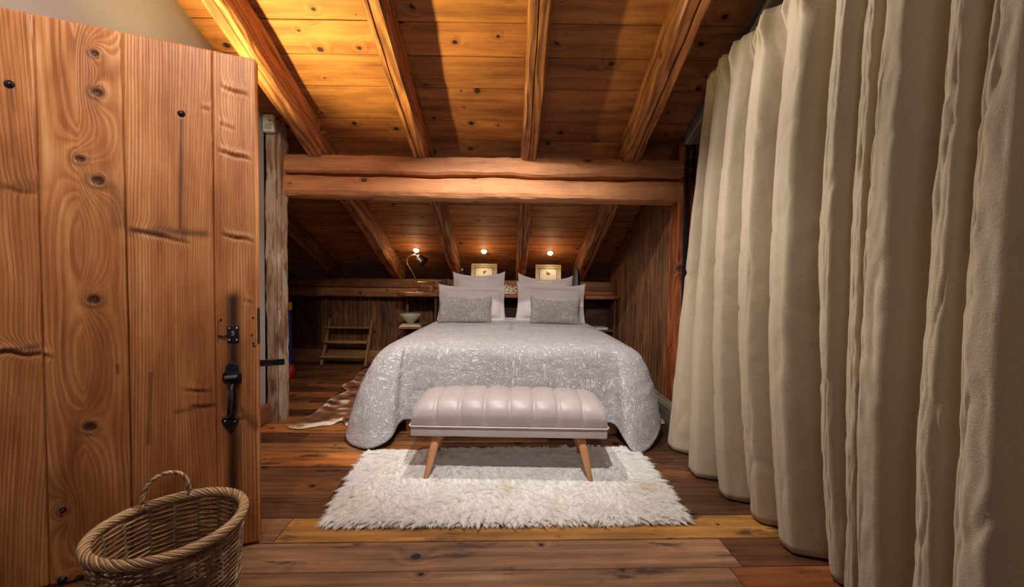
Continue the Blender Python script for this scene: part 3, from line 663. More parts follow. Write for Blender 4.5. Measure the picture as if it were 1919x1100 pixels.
# ------------------------------------------------------------------ bed
def cover_m(ca=(176, 170, 172), cb_=(204, 198, 202), cc_=(226, 221, 224)):
    t = NT('jacquard_cover'); tc = t.n('ShaderNodeTexCoord').outputs['Object']; sp = t.n('ShaderNodeSeparateXYZ'); t.set(sp, 0, tc); x, y, z = sp.outputs
    a = t.n('ShaderNodeCombineXYZ', i_0=t.math('MULTIPLY', x, 22.0), i_1=t.math('MULTIPLY', y, 40.0), i_2=t.math('MULTIPLY', z, 75.0)).outputs[0]
    b = t.n('ShaderNodeCombineXYZ', i_0=t.math('MULTIPLY', x, 80.0), i_1=t.math('MULTIPLY', y, 30.0), i_2=t.math('MULTIPLY', z, 18.0)).outputs[0]
    n1 = t.noise(a, 1.0, 3, 0.6, 1.5); n2 = t.noise(b, 1.0, 3, 0.6, 1.0); sel = t.smooth(t.noise(tc, 7, 3), 0.42, 0.58)
    f = t.n('ShaderNodeMix'); t.set(f, 0, sel); t.set(f, 2, n1); t.set(f, 3, n2); f = f.outputs[0]
    f2 = t.math('ABSOLUTE', t.math('SUBTRACT', f, 0.5)); f2 = t.smooth(f2, 0.0, 0.12)
    c = t.ramp(t.math('ADD', t.math('MULTIPLY', f2, 0.6), t.math('MULTIPLY', t.noise(tc, 9, 4), 0.5)), [(0.2, lin(ca)), (0.6, lin(cb_)), (0.95, lin(cc_))])
    t.bump(t.math('ADD', f2, t.math('MULTIPLY', t.noise(tc, 300, 2), 0.3)), 0.75, 0.008)
    t.b.inputs['Sheen Weight'].default_value = 0.25
    return t.out(c, 0.62)
M_COVER = cover_m()
def linen_m(name, rgb, bumpy=0.25, weave=260.0):
    t = NT(name); tc = t.n('ShaderNodeTexCoord').outputs['Object']; c = lin(rgb)
    c1 = tuple(v * 0.88 for v in c[:3]) + (1,)
    wv = t.math('MULTIPLY', t.noise(t.vmath('MULTIPLY', tc, (1, 1, 0.15)), weave, 2), t.noise(t.vmath('MULTIPLY', tc, (0.15, 0.15, 1)), weave, 2))
    col = t.ramp(t.math('ADD', t.math('MULTIPLY', wv, 1.2), t.math('MULTIPLY', t.noise(tc, 6, 3), 0.4)), [(0.3, c1), (0.7, c)])
    t.bump(t.math('ADD', wv, t.math('MULTIPLY', t.noise(tc, 14, 4, 0.6), 1.2)), bumpy, 0.01); t.b.inputs['Sheen Weight'].default_value = 0.2
    return t.out(col, 0.8)
M_PILLOW = linen_m('pillow_cotton', (222, 208, 206), 0.12); M_SHEET = linen_m('sheet_cotton', (196, 184, 182), 0.12)
M_BEDFR = linen_m('bed_upholstery', (176, 158, 150), 0.1)
bed = tag(empty('double_bed', (0, 3.8, 0)), 'wide double bed with pale legs under a silver grey cover', 'bed')
box('base', (-0.86, 2.90, 0.125), (0.86, 4.72, 0.33), M_BEDFR, bed, 0.012, None, 2)
box('mattress', (-0.87, 2.90, 0.335), (0.87, 4.72, 0.665), M_SHEET, bed, 0.04, None, 4, True)
for lx in (-0.82, 0.76):
    for ly in (2.905, 4.6):
        boxc('leg', (lx - 0.0, ly, 0.0), (lx + 0.085, ly + 0.085, 0.125), M_BEECH, bed, 0.003, 'Z')
# cover: stations round the bed's edge (edge point -> hem point)
St = [(-.90, 4.62, -1.02, 4.62, .22), (-.91, 4.2, -1.10, 4.2, .16), (-.92, 3.75, -1.17, 3.72, .14), (-.92, 3.3, -1.22, 3.25, .12), (-.92, 3.05, -1.245, 2.98, .10), (-.915, 2.95, -1.245, 2.80, .06),
      (-.90, 2.89, -1.185, 2.66, .02), (-.87, 2.86, -1.04, 2.565, .015), (-.845, 2.845, -.925, 2.56, .03), (-.815, 2.845, -.845, 2.60, .075), (-.79, 2.845, -.835, 2.76, .12), (-.72, 2.84, -.76, 2.80, .135), (-.45, 2.84, -.46, 2.775, .13), (-.1, 2.84, -.1, 2.79, .13), (.3, 2.84, .3, 2.775, .13),
      (.60, 2.84, .62, 2.79, .135), (.70, 2.84, .74, 2.80, .135), (.765, 2.845, .80, 2.76, .125), (.80, 2.845, .82, 2.60, .085), (.845, 2.855, .87, 2.56, .015), (.88, 2.875, .98, 2.62, .02), (.91, 2.91, 1.10, 2.73, .09), (.92, 2.98, 1.16, 2.88, .13), (.92, 3.15, 1.14, 3.12, .10), (.92, 3.5, 1.15, 3.5, .12), (.91, 4.0, 1.10, 4.0, .14), (.90, 4.62, 1.0, 4.62, .22)]
A = np.array(St); A[A[:, 2] < -0.95, 2] = -0.95 + (A[A[:, 2] < -0.95, 2] + 0.95) * 0.86
def catmull(A, n):
    out = []; m = len(A)
    for i in range(m - 1):
        p0, p1, p2, p3 = A[max(i - 1, 0)], A[i], A[i + 1], A[min(i + 2, m - 1)]
        for k in range(n):
            t = k / n; out.append(0.5 * ((2 * p1) + (-p0 + p2) * t + (2 * p0 - 5 * p1 + 4 * p2 - p3) * t * t + (-p0 + 3 * p1 - 3 * p2 + p3) * t ** 3))
    out.append(A[-1]); return np.array(out)
C = catmull(A, 10); nu = len(C); TOP = 0.70
rowsP = []
spx = np.zeros(nu); spy = np.clip(C[:, 1], 3.6, 4.62)
for q in np.linspace(0.0, 1.0, 26):      # top, from the spine to the edge
    X = spx * (1 - q) + C[:, 0] * q; Y = spy * (1 - q) + C[:, 1] * q
    Z = TOP + 0.012 * (1 - q ** 2) + 0.004 * vnoise(X * 6, Y * 6, 3) - 0.02 * np.clip((q - 0.9) / 0.1, 0, 1) ** 2
    rowsP.append(np.stack([X, Y, Z], -1))
for t in np.linspace(0.03, 1.0, 48):     # drop
    hx = t ** 0.75 * (1 - 0.2 * t) / 0.8; rndo = 0.035 * min(1.0, (t / 0.12)) ** 0.5
    dx = C[:, 2] - C[:, 0]; dy = C[:, 3] - C[:, 1]; ln = np.hypot(dx, dy) + 1e-6
    X = C[:, 0] + dx * hx + dx / ln * rndo * (1 - t); Y = C[:, 1] + dy * hx + dy / ln * rndo * (1 - t)
    Z0 = TOP - 0.02; Z = Z0 + (C[:, 4] - Z0) * (t ** 1.12)
    s = np.cumsum(np.r_[0, np.hypot(np.diff(C[:, 0]), np.diff(C[:, 1]))])
    fl = 0.018 * t * np.sin(s * 15 + 1.0 + 0.8 * np.sin(s * 4)) * np.clip((np.abs(C[:, 0]) - 0.88) / 0.04, 0, 1) + 0.008 * t * np.sin(s * 9)
    X = X + dx / ln * fl + 0.003 * vnoise(s * 14, s * 0 + t * 14, 5); Y = Y + dy / ln * fl + 0.004 * vnoise(s * 14, s * 0 + t * 14, 8)
    rowsP.append(np.stack([X, Y, Z], -1))
P = np.stack(rowsP, 1); me = grid_mesh('bedspread', P)
bm = bmesh.new(); bm.from_mesh(me); bmesh.ops.remove_doubles(bm, verts=bm.verts, dist=0.004); bmesh.ops.dissolve_degenerate(bm, edges=bm.edges, dist=0.001); bmesh.ops.recalc_face_normals(bm, faces=bm.faces); bm.to_mesh(me); bm.free()
cov = link('bedspread', me, M_COVER, None, None, True); so = cov.modifiers.new('s', 'SOLIDIFY'); so.thickness = 0.010; so.offset = 1
so = None
tag(cov, 'silver grey jacquard bedspread draped over the bed down to the floor', 'bedspread')
# folded sheet showing at the head
sh = box('folded_sheet', (-0.80, 4.40, 0.664), (0.80, 4.70, 0.735), M_SHEET, bed, 0.03, None, 4, True)

# ------------------------------------------------------------------ pillows
def pillow(name, w_, h_, th, flange, mat, loc, lean, yaw, seed, label, group, rollz=0.0, sag=0.02, ear=0.03):
    """stands on loc, faces -Y, leans back"""
    n = 34; a = np.linspace(-1, 1, n); U, Vv = np.meshgrid(a, a, indexing='ij')
    fu = w_ / 2; fv = h_ / 2; iu = (w_ / 2 - flange) / (w_ / 2); iv = (h_ / 2 - flange) / (h_ / 2)
    prof = np.clip(1 - (np.abs(U) / iu) ** 3.0, 0, 1) ** 0.5 * np.clip(1 - (np.abs(Vv) / iv) ** 3.0, 0, 1) ** 0.5
    pin = 1 - 0.035 * (1 - (U ** 2)) * np.abs(Vv) ** 3; pinu = 1 - 0.05 * (1 - Vv ** 2) * np.abs(U) ** 3
    X = U * fu * pinu; Z = Vv * fv * pin
    Z = Z - sag * (1 - U ** 2) * np.clip(Vv, 0, 1) ** 2 + ear * (np.abs(U) ** 6) * np.clip(Vv, 0, 1) ** 3
    wv = 0.010 * vnoise(U * 3 + 7, Vv * 3 + 3, seed) + 0.005 * vnoise(U * 9, Vv * 9, seed + 1)
    outs = []
    for sgn in (-1, 1):
        Y = sgn * (prof * th / 2 + 0.003) + wv * (0.3 + prof * 0) + 0.012 * np.sin(U * 5 + seed) * (1 - prof) * (flange > 0)
        Y = Y + sgn * 0.006 * vnoise(U * 5, Vv * 5, seed + 3) * prof
        outs.append(np.stack([X, Y, Z + fv], -1))
    V = outs[0].reshape(-1, 3).tolist() + outs[1].reshape(-1, 3).tolist(); N = n * n; Fc = []
    for i in range(n - 1):
        for j in range(n - 1):
            q = (i * n + j, (i + 1) * n + j, (i + 1) * n + j + 1, i * n + j + 1); Fc.append(q); Fc.append(tuple(N + v for v in q[::-1]))
    ring = [i * n for i in range(n)] + [(n - 1) * n + j for j in range(1, n)] + [i * n + n - 1 for i in range(n - 2, -1, -1)] + [j for j in range(n - 2, 0, -1)]
    for k in range(len(ring)):
        l = (k + 1) % len(ring); Fc.append((ring[k], ring[k] + N, ring[l] + N, ring[l]))
    me = mesh(name, V, Fc); bm = bmesh.new(); bm.from_mesh(me); bmesh.ops.recalc_face_normals(bm, faces=bm.faces); bm.to_mesh(me); bm.free()
    M = Matrix.Translation(loc) @ Matrix.Rotation(yaw, 4, 'Z') @ Matrix.Rotation(-lean, 4, 'X') @ Matrix.Rotation(rollz, 4, 'Y')
    o = link(name, me, mat, None, M, True); tag(o, label, 'pillow' if 'pillow' in name else 'cushion', group); return o
M_CUSH = cover_m((150, 138, 134), (174, 162, 158), (196, 184, 178)); M_CUSH.name = 'jacquard_cushion'
pillow('pillow', 0.645, 0.56, 0.13, 0.035, M_PILLOW, (-0.40, 4.575, 0.73), R(4), R(1), 1, 'white flanged pillow at the back, in front of the first framed picture', 'white pillows at the bed head', R(-1), 0.03, 0.018)
pillow('pillow', 0.68, 0.54, 0.13, 0.035, M_PILLOW, (0.39, 4.575, 0.73), R(4), R(-1), 2, 'white flanged pillow at the back, in front of the brown bird picture', 'white pillows at the bed head', R(2), 0.045, 0.018)
pillow('pillow', 0.80, 0.42, 0.14, 0.04, M_PILLOW, (-0.475, 4.385, 0.715), R(8), R(2), 3, 'white flanged pillow in the middle, behind the grey cushion on the lamp side', 'white pillows at the bed head', R(0.5), 0.012, 0.012)
pillow('pillow', 0.82, 0.46, 0.14, 0.04, M_PILLOW, (0.455, 4.385, 0.715), R(8), R(-1), 4, 'white flanged pillow in the middle, behind the grey cushion nearest the plank wall', 'white pillows at the bed head', R(1), 0.03, 0.015)
pillow('cushion', 0.61, 0.31, 0.14, 0.0, M_CUSH, (-0.53, 4.19, 0.712), R(12), R(1), 5, 'grey jacquard cushion on the lamp side of the bed', 'grey jacquard cushions on the bed', 0, 0.01, 0.015)
pillow('cushion', 0.57, 0.31, 0.14, 0.0, M_CUSH, (0.485, 4.19, 0.712), R(12), R(-1), 6, 'grey jacquard cushion nearest the upright plank wall', 'grey jacquard cushions on the bed', R(1), 0.025, 0.015)

# ------------------------------------------------------------------ bench
def velvet(name, rgb):
    t = NT(name); tc = t.n('ShaderNodeTexCoord').outputs['Object']; c = lin(rgb)
    col = t.ramp(t.noise(tc, 5, 4), [(0.3, tuple(v * 0.86 for v in c[:3]) + (1,)), (0.7, c)])
    t.bump(t.noise(tc, 250, 2), 0.08, 0.002); t.b.inputs['Sheen Weight'].default_value = 0.45; t.b.inputs['Sheen Roughness'].default_value = 0.35
    return t.out(col, 0.42)
M_VEL = velvet('pink_grey_velvet', (180, 167, 164)); M_PIPE = velvet('velvet_piping', (204, 186, 182))
bx, by = -0.005, 2.36; hw, hd = 0.585, 0.20
bench = tag(empty('upholstered_bench', (bx, by, 0)), 'pinkish grey channel-tufted bench with splayed wooden legs on the white fur rug', 'bench')
box('seat_base', (bx - hw + 0.005, by - hd + 0.005, 0.275), (bx + hw - 0.005, by + hd - 0.005, 0.335), M_VEL, bench, 0.010, None, 3, True)
nc = 8; nu_, nv_ = nc * 14 + 1, 41
U = np.linspace(-1, 1, nu_)[:, None] * np.ones((1, nv_)); Vv = np.ones((nu_, 1)) * np.linspace(-1, 1, nv_)[None, :]
ph = (U + 1) / 2 * nc; ch = np.abs(np.sin(np.pi * ph)) ** 0.33
ang = Vv * math.pi / 2
ye = np.sign(np.sin(ang)) * np.abs(np.sin(ang)) ** 0.62; ze = np.abs(np.cos(ang)) ** 0.55
endr = np.clip(1 - np.abs(U) ** 9, 0, 1) ** 0.5
Hh = 0.165
Xb = bx + U * hw * (1 - 0.012 * (1 - ze)); Zb = 0.338 + Hh * ze * (0.5 + 0.5 * endr) * (0.88 + 0.12 * ch) * (1 - 0.05 * U ** 2)
Zb = Zb - 0.035 * ((np.abs(U) > 0.999) * ze)
Yb = by + ye * hd * (0.92 + 0.08 * ch * np.clip(ze * 3, 0, 1))
Pb = np.stack([Xb, Yb, Zb], -1)
# end caps: add closing rows
cap0 = Pb[0].copy(); cap1 = Pb[-1].copy(); mid0 = cap0.copy(); mid0[:, 2] = 0.338; mid1 = cap1.copy(); mid1[:, 2] = 0.338
Pb = np.concatenate([mid0[None], Pb, mid1[None]], 0)
tuft = link('tufted_cushion', grid_mesh('tufted_cushion', Pb), M_VEL, bench, None, True)
ri = 0.012
pth = []
for sx, sy in ((-1, -1), (1, -1), (1, 1), (-1, 1)):
    for k in range(5):
        a0 = {(-1, -1): 180, (1, -1): 270, (1, 1): 0, (-1, 1): 90}[(sx, sy)] + 90 * k / 4
        pth.append((bx + sx * (hw - 0.02) + 0.023 * math.cos(R(a0)), by + sy * (hd - 0.02) + 0.023 * math.sin(R(a0)), 0.338))
tube('piping', pth, 0.0045, M_PIPE, tuft, 8, True)
for sx in (-1, 1):
    for sy in (-1, 1):
        top = Vector((bx + sx * (hw - 0.155), by + sy * (hd - 0.07), 0.28)); bot = Vector((bx + sx * (hw - 0.095), by + sy * (hd - 0.015), 0.012))
        V, Fc = tube_data([(0, 0, 0), (0.09, 0, 0), (0.18, 0, 0), ((bot - top).length, 0, 0)], [0.027, 0.024, 0.020, 0.015], 14)
        link('leg', mesh('leg', V, Fc), M_BEECH, bench, orient(top, bot, (0, 1, 0)), True)

# ------------------------------------------------------------------ white fur rug
def fur_m(name, stops):
    t = NT(name); a = t.n('ShaderNodeAttribute', attribute_name='tone').outputs['Fac']
    c = t.ramp(a, stops); t.b.inputs['Sheen Weight'].default_value = 0.15; return t.out(c, 0.65)
M_FUR = fur_m('goat_fur', [(0.0, lin((206, 170, 122))), (0.22, lin((232, 220, 200))), (0.55, lin((242, 238, 230))), (1.0, lin((250, 248, 244)))])
M_SKIN = plain('rug_skin', (236, 230, 220), 0.9)
rug = tag(empty('fur_rug', (0, 2.25, 0)), 'white long-haired hide rug under the tufted bench', 'rug')
RQ = [on_z(612, 980, 0.01), on_z(1286, 974, 0.01), on_z(1190, 842, 0.01), on_z(690, 848, 0.01)]
def rugp(s, t):  # s across, t depth, with irregular outline
    p = (RQ[0] * (1 - s) + RQ[1] * s) * (1 - t) + (RQ[3] * (1 - s) + RQ[2] * s) * t
    return p
n1, n2 = 70, 34
Pr = np.zeros((n1, n2, 3))
for i in range(n1):
    for j in range(n2):
        s, t = i / (n1 - 1), j / (n2 - 1); p = rugp(s, t)
        ed = min(s, 1 - s) * 1.8; et = min(t, 1 - t) * 0.8; wgt = max(0, 1 - min(ed, et) / 0.08)
        p = p + Vector((0.018 * mnoise.noise(Vector((s * 9, t * 9, 1))), 0.018 * mnoise.noise(Vector((s * 9, t * 9, 5))), 0)) * wgt
        Pr[i, j] = (p.x, p.y, 0.006 + 0.012 * (1 - wgt) + 0.005 * mnoise.noise(Vector((p.x * 7, p.y * 7, 0))))
base = link('hide', grid_mesh('hide', Pr), M_SKIN, rug, None, True)
def blades(name, n, posf, length, width, mat, parent, dirf, tonef, lift=(0.15, 0.6)):
    """locks of hair: every lock bends its blades together towards one tip"""
    V = []; Fc = []; tn = []; per_ = 34
    for c in range(n // per_):
        pc, le = posf(c); a = dirf(pc) + random.gauss(0, 0.55); L = length * random.uniform(0.7, 1.5) * le; li = random.uniform(*lift); t0 = tonef(pc) + random.gauss(0, 0.04)
        d = Vector((math.cos(a), math.sin(a), 0)); sd0 = Vector((-d.y, d.x, 0)); bend = random.uniform(-0.5, 0.5); hc_ = L * li
        for k in range(per_):
            off = sd0 * random.gauss(0, 0.011) + d * random.gauss(0, 0.012); p = pc + off; cv = -off.dot(sd0)
            sd = sd0 * width * random.uniform(0.6, 1.4); Lk = L * random.uniform(0.7, 1.1)
            p1 = p + d * Lk * 0.5 + sd0 * (cv * 0.4 + bend * Lk * 0.12) + Vector((0, 0, hc_ * random.uniform(0.35, 0.6)))
            p2 = p + d * Lk + sd0 * (cv * 0.85 + bend * Lk * 0.45) + Vector((0, 0, hc_ * random.uniform(0.15, 0.45)))
            p2.z = max(p2.z - 0.006, 0.004)
            b = len(V); V += [p - sd, p + sd, p1 - sd * 0.9, p1 + sd * 0.9, p2]
            Fc += [(b, b + 1, b + 3, b + 2), (b + 2, b + 3, b + 4)]; t_ = t0 + random.gauss(0, 0.05); tn += [t_ - 0.05, t_ - 0.05, t_, t_, t_ + 0.03]
    me = mesh(name, V, Fc); fattr(me, 'tone', tn); o = link(name, me, mat, parent, None, True); o['kind'] = 'stuff'; return o
def rpos(k):
    if k % 7 == 0:
        s = random.random(); t = random.choice((0.0, 1.0)) if random.random() < 0.7 else random.random()
        if 0 < t < 1: s = random.choice((0.0, 1.0))
        q = rugp(s, t); return Vector((q.x, q.y, 0.010)), 0.62
    s, t = random.random(), random.random(); q = rugp(s, t); return Vector((q.x, q.y, 0.020)), 1.0
cenr = (RQ[0] + RQ[1] + RQ[2] + RQ[3]) / 4
def rdir(p):
    nz = mnoise.noise(Vector((p.x * 3.2, p.y * 3.2, 2.0))) * 2.6
    w_ = (p.x - cenr.x) / 0.9; a_out = math.atan2((p.y - cenr.y) / 0.4, (p.x - cenr.x) / 0.9)
    ed = max(abs(p.x - cenr.x) / 0.92, abs(p.y - cenr.y) / 0.40)
    base_a = -1.3 + nz; f = min(1, max(0, (ed - 0.75) / 0.25))
    if f > 0:
        d = Vector((math.cos(base_a), math.sin(base_a))) * (1 - f) + Vector((math.cos(a_out), math.sin(a_out))) * f * 1.5; return math.atan2(d.y, d.x)
    return base_a
def rtone(p):
    t = 0.70 + 0.20 * mnoise.noise(Vector((p.x * 6, p.y * 6, 3))) + 0.1 * mnoise.noise(Vector((p.x * 25, p.y * 25, 8)))
    t -= 0.55 * math.exp(-(((p.x + 0.03) / 0.05) ** 2 + ((p.y - 2.10) / 0.09) ** 2)) + 0.45 * math.exp(-(((p.x - 0.78) / 0.08) ** 2 + ((p.y - 2.12) / 0.06) ** 2))
    return min(1, max(0, t))
blades('fur', 190000, rpos, 0.040, 0.0010, M_FUR, rug, rdir, rtone, (0.06, 0.30))

# ------------------------------------------------------------------ cowhides
def hide(name, pts, z, label, stops, mscale, seed):
    n = len(pts); c = Vector((sum(p[0] for p in pts) / n, sum(p[1] for p in pts) / n, 0))
    Pts = catmull(np.array([(p[0], p[1]) for p in pts] + [pts[0][:2]]), 8)[:-1]
    rings = 22; P = np.zeros((len(Pts), rings, 3)); tone = np.zeros((len(Pts), rings))
    for i, q in enumerate(Pts):
        for j in range(rings):
            t = j / (rings - 1); x = c.x + (q[0] - c.x) * t; y = c.y + (q[1] - c.y) * t
            if j == rings - 1: x += 0.012 * mnoise.noise(Vector((i * 0.9, seed, 0))); y += 0.012 * mnoise.noise(Vector((i * 0.9, seed, 5)))
            zz = z + 0.004 + (0.012 * max(0, mnoise.noise(Vector((x * 9, y * 9, seed))))) * (t < 0.97) + 0.010 * (0.85 < t < 0.98)
            P[i, j] = (x, y, zz); tone[i, j] = 0.36 + 0.75 * mnoise.noise(Vector((x * mscale, y * mscale * 1.6, seed))) + 0.5 * max(0, (t - 0.86) / 0.14) * (1 + 0.8 * mnoise.noise(Vector((x * 5, y * 5, seed + 4))))
    me = grid_mesh(name, P, True); fattr(me, 'tone', tone.ravel())
    t = NT(name + '_hair'); a = t.n('ShaderNodeAttribute', attribute_name='tone').outputs['Fac']; tc = t.n('ShaderNodeTexCoord').outputs['Object']
    a2 = t.math('ADD', a, t.math('MULTIPLY', t.math('SUBTRACT', t.noise(tc, 30, 3), 0.5), 0.25))
    cl = t.ramp(a2, stops); t.bump(t.noise(t.vmath('MULTIPLY', tc, (60, 300, 60)), 1.0, 3), 0.4, 0.004); mt = t.out(cl, 0.6)
    o = link(name, me, mt, None, None, True); so = o.modifiers.new('s', 'SOLIDIFY'); so.thickness = 0.004; so.offset = -1
    tag(o, label, 'rug'); return o
hp = [on_z(a, b, 0.0) for a, b in ((538, 803), (560, 806), (600, 800), (622, 798), (640, 790), (650, 800), (675, 802))] + [Vector((-0.75, 3.12, 0)), Vector((-0.55, 3.6, 0)), Vector((-0.75, 4.2, 0)), Vector((-1.2, 4.45, 0))] + [on_z(a, b, 0.0) for a, b in ((705, 690), (672, 700), (665, 712), (640, 725), (652, 734), (615, 752), (600, 768), (572, 786))]
hide('cowhide_rug', [(p.x, p.y) for p in hp], 0.003, 'brown and cream cowhide on the floor, running under the bed', [(0.0, lin((70, 42, 28))), (0.42, lin((132, 84, 56))), (0.60, lin((176, 130, 100))), (0.72, lin((216, 196, 168))), (1.0, lin((232, 222, 200)))], 8.5, 3)
hide('hide_rug', [(0.75, 3.15), (1.1, 3.10), (1.31, 3.13), (1.325, 3.3), (1.30, 3.6), (1.1, 3.9), (0.8, 3.8), (0.6, 3.5)], 0.003, 'pale greenish cream hide showing between bed and grey baseboard', [(0.0, lin((120, 112, 92))), (0.5, lin((170, 166, 146))), (1.0, lin((196, 194, 176)))], 5, 9)

# ------------------------------------------------------------------ headboard counter with shelves
hc = tag(empty('headboard_counter', (0, 5.0, 0)), 'long wooden counter with open shelves behind the bed head', 'shelf')
CT = 1.025; out = []
for k in range(13):
    a = math.pi / 2 + math.pi * k / 12; out.append((-1.28 + 0.24 * math.cos(a), 4.95 + 0.215 * math.sin(a)))
out += [(-0.6, 4.735), (0.3, 4.73), (0.9, 4.725), (1.30, 4.73), (1.368, 4.78), (1.368, 5.165)]
bm = bmesh.new(); vs = [bm.verts.new((x, y, CT)) for x, y in out]; f = bm.faces.new(vs)
r = bmesh.ops.extrude_face_region(bm, geom=[f]); [setattr(v.co, 'z', CT - 0.045) for v in r['geom'] if isinstance(v, bmesh.types.BMVert)]
bmesh.ops.recalc_face_normals(bm, faces=bm.faces)
es = [e_ for e_ in bm.edges if abs(e_.verts[0].co.z - e_.verts[1].co.z) < 1e-6]; bmesh.ops.bevel(bm, geom=es, offset=0.008, segments=2, affect='EDGES')
link('counter_top', from_bm('counter_top', bm), M_SHELF, hc)
for x in (-0.98, -0.12, 0.10, 1.33):
    ob = boxc('upright', (x - 0.015, 4.80, 0), (x + 0.015, 5.15, CT - 0.045), M_DIM, hc, 0.002, 'Z'); ob.color = (0.8, 0.7, 0.62, 1)
ob = boxc('back_panel', (-0.995, 5.13, 0), (1.345, 5.15, CT - 0.05), M_DIM, hc, 0.001, 'X'); ob.color = (0.5, 0.42, 0.4, 1)
ob = boxc('shelf', (-1.46, 4.80, 0.555), (-0.995, 5.14, 0.58), M_SHELF, hc, 0.002, 'X')
ob = boxc('shelf', (0.115, 4.80, 0.555), (1.315, 5.13, 0.58), M_DIM, hc, 0.002, 'X')
ob = boxc('shelf', (-0.965, 4.80, 0.555), (-0.135, 5.13, 0.58), M_DIM, hc, 0.002, 'X')
ob = boxc('bracket', (-1.44, 5.08, 0), (-1.41, 5.14, CT - 0.045), M_DIM, hc, 0.002, 'Z')

# ------------------------------------------------------------------ things on the counter
# framed bird pictures
def bird_picture(px0, py0, px1, Y, label, bird):
    a = on_y(px0, py0, Y); b = on_y(px1, py0, Y); wd = b.x - a.x; ht = wd * 1.05; zt = a.z
    root = tag(empty('framed_picture', ((a.x + b.x) / 2, Y, CT)), label, 'picture', 'framed bird pictures on the counter')
    zb = CT + 0.002; h_ = zt - zb; cx = (a.x + b.x) / 2
    M = Matrix.Translation((cx, Y, zb)) @ Matrix.Rotation(R(-6), 4, 'X')
    fw = 0.012
    bm = bmesh.new()
    bm_box(bm, (-wd / 2, -0.012, 0), (-wd / 2 + fw, 0.012, h_), 0.002); bm_box(bm, (wd / 2 - fw, -0.012, 0), (wd / 2, 0.012, h_), 0.002)
    bm_box(bm, (-wd / 2 + fw, -0.012, 0), (wd / 2 - fw, 0.012, fw), 0.002); bm_box(bm, (-wd / 2 + fw, -0.012, h_ - fw), (wd / 2 - fw, 0.012, h_), 0.002)
    link('frame', from_bm('frame', bm), M_FRAME, root, M)
    box('mat_board', (-wd / 2 + fw, -0.004, fw), (wd / 2 - fw, 0.008, h_ - fw), M_MATB, root, 0, M)
    i1 = 0.050; bm = bmesh.new(); l = 0.008; x1 = wd / 2 - i1
    for lo, hi in (((-x1, -0.0055, i1), (-x1 + l, -0.004, h_ - i1)), ((x1 - l, -0.0055, i1), (x1, -0.004, h_ - i1)), ((-x1, -0.0055, h_ - i1 - l), (x1, -0.004, h_ - i1)), ((-x1, -0.0055, i1), (x1, -0.004, i1 + l))): bm_box(bm, lo, hi, 0)
    link('dark_border', from_bm('dark_border', bm), M_NAVY, root, M)
    prn = box('print', (-x1 + l, -0.0052, i1 + l), (x1 - l, -0.004, h_ - i1 - l), M_PRINT, root, 0, M)
    bm = bmesh.new(); z0 = h_ - i1 - 0.062
    pts = bird; vs = [bm.verts.new((x, -0.0062, z0 + z)) for x, z in [(x * 0.62, z * 0.62 + 0.012) for x, z in pts]]; bm.faces.new(vs)
    r = bmesh.ops.extrude_face_region(bm, geom=bm.faces[:]); [setattr(v.co, 'y', -0.0050) for v in r['geom'] if isinstance(v, bmesh.types.BMVert)]
    link('bird', from_bm('bird', bm), M_BIRD, prn, M)
def frame_m():
    t = NT('speckled_frame'); tc = t.n('ShaderNodeTexCoord').outputs['Object']; c = t.ramp(t.noise(tc, 90, 3), [(0.35, lin((150, 122, 84))), (0.6, lin((205, 184, 146)))]); return t.out(c, 0.5)
M_FRAME = frame_m(); M_MATB = plain('mat_board', (160, 144, 116), 0.8, bump=0, nscale=70, nz=0.12); M_NAVY = plain('navy_line', (52, 46, 66), 0.7, bump=0); M_PRINT = plain('print_paper', (172, 166, 150), 0.8, bump=0, nz=0.03); M_BIRD = plain('bird_ink', (120, 52, 30), 0.8, bump=0)
bird_picture(883, 493.5, 931.5, 4.98, 'framed picture with a dark bird, above the pillow stack on the lamp side', [(-0.03, -0.06), (0.02, -0.045), (0.05, 0.0), (0.035, 0.022), (0.02, 0.018), (-0.005, 0.002), (-0.035, 0.012), (-0.02, -0.008)])
bird_picture(1004, 495.5, 1052, 4.98, 'framed picture with a brown bird, next to the black cone', [(-0.045, -0.06), (0.03, -0.06), (0.055, -0.02), (0.01, -0.008), (-0.02, 0.012), (-0.04, 0.035), (-0.048, 0.032), (-0.036, 0.004)])
# desk lamp
dl = tag(empty('desk_lamp', (-1.12, 4.92, CT)), 'small desk lamp with brass stem and black tulip shade', 'lamp')
LY = 4.92
def lp_(px, py): return on_y(px, py, LY)
M_BRASS = plain('brass', (130, 100, 62), 0.38, 0.9, bump=0)
f0 = lp_(782, 538); f0.z = CT
lathe('base', [(0.0, 0.0), (0.055, 0.0), (0.057, 0.006), (0.052, 0.012), (0.012, 0.018), (0.0, 0.02)], M_BRASS, dl, Matrix.Translation(f0), 28)
sp_ = [f0 + Vector((0, 0, 0.015)), lp_(779, 524), lp_(772, 509), lp_(765, 498), lp_(762.5, 490), lp_(764, 483), lp_(770, 479), lp_(777, 477.5), lp_(783, 480)]
tube('stem', [Vector(p) for p in catmull(np.array([tuple(p) for p in sp_]), 5)], 0.006, M_BRASS, dl, 8)
nk = lp_(778, 477.2); lathe('joint', [(0, -0.009), (0.008, -0.006), (0.010, 0), (0.008, 0.006), (0, 0.009)], M_STEEL, dl, Matrix.Translation(nk), 14)
s0 = lp_(783, 480); s1 = lp_(797, 490) + Vector((0, 0.0, -0.02)); ax = (s1 - s0).normalized(); zz = ax; xx = Vector((0, 1, 0)); yy_ = zz.cross(xx).normalized(); xx = yy_.cross(zz)
Ms = Matrix(((xx.x, yy_.x, zz.x, s0.x), (xx.y, yy_.y, zz.y, s0.y), (xx.z, yy_.z, zz.z, s0.z), (0, 0, 0, 1)))
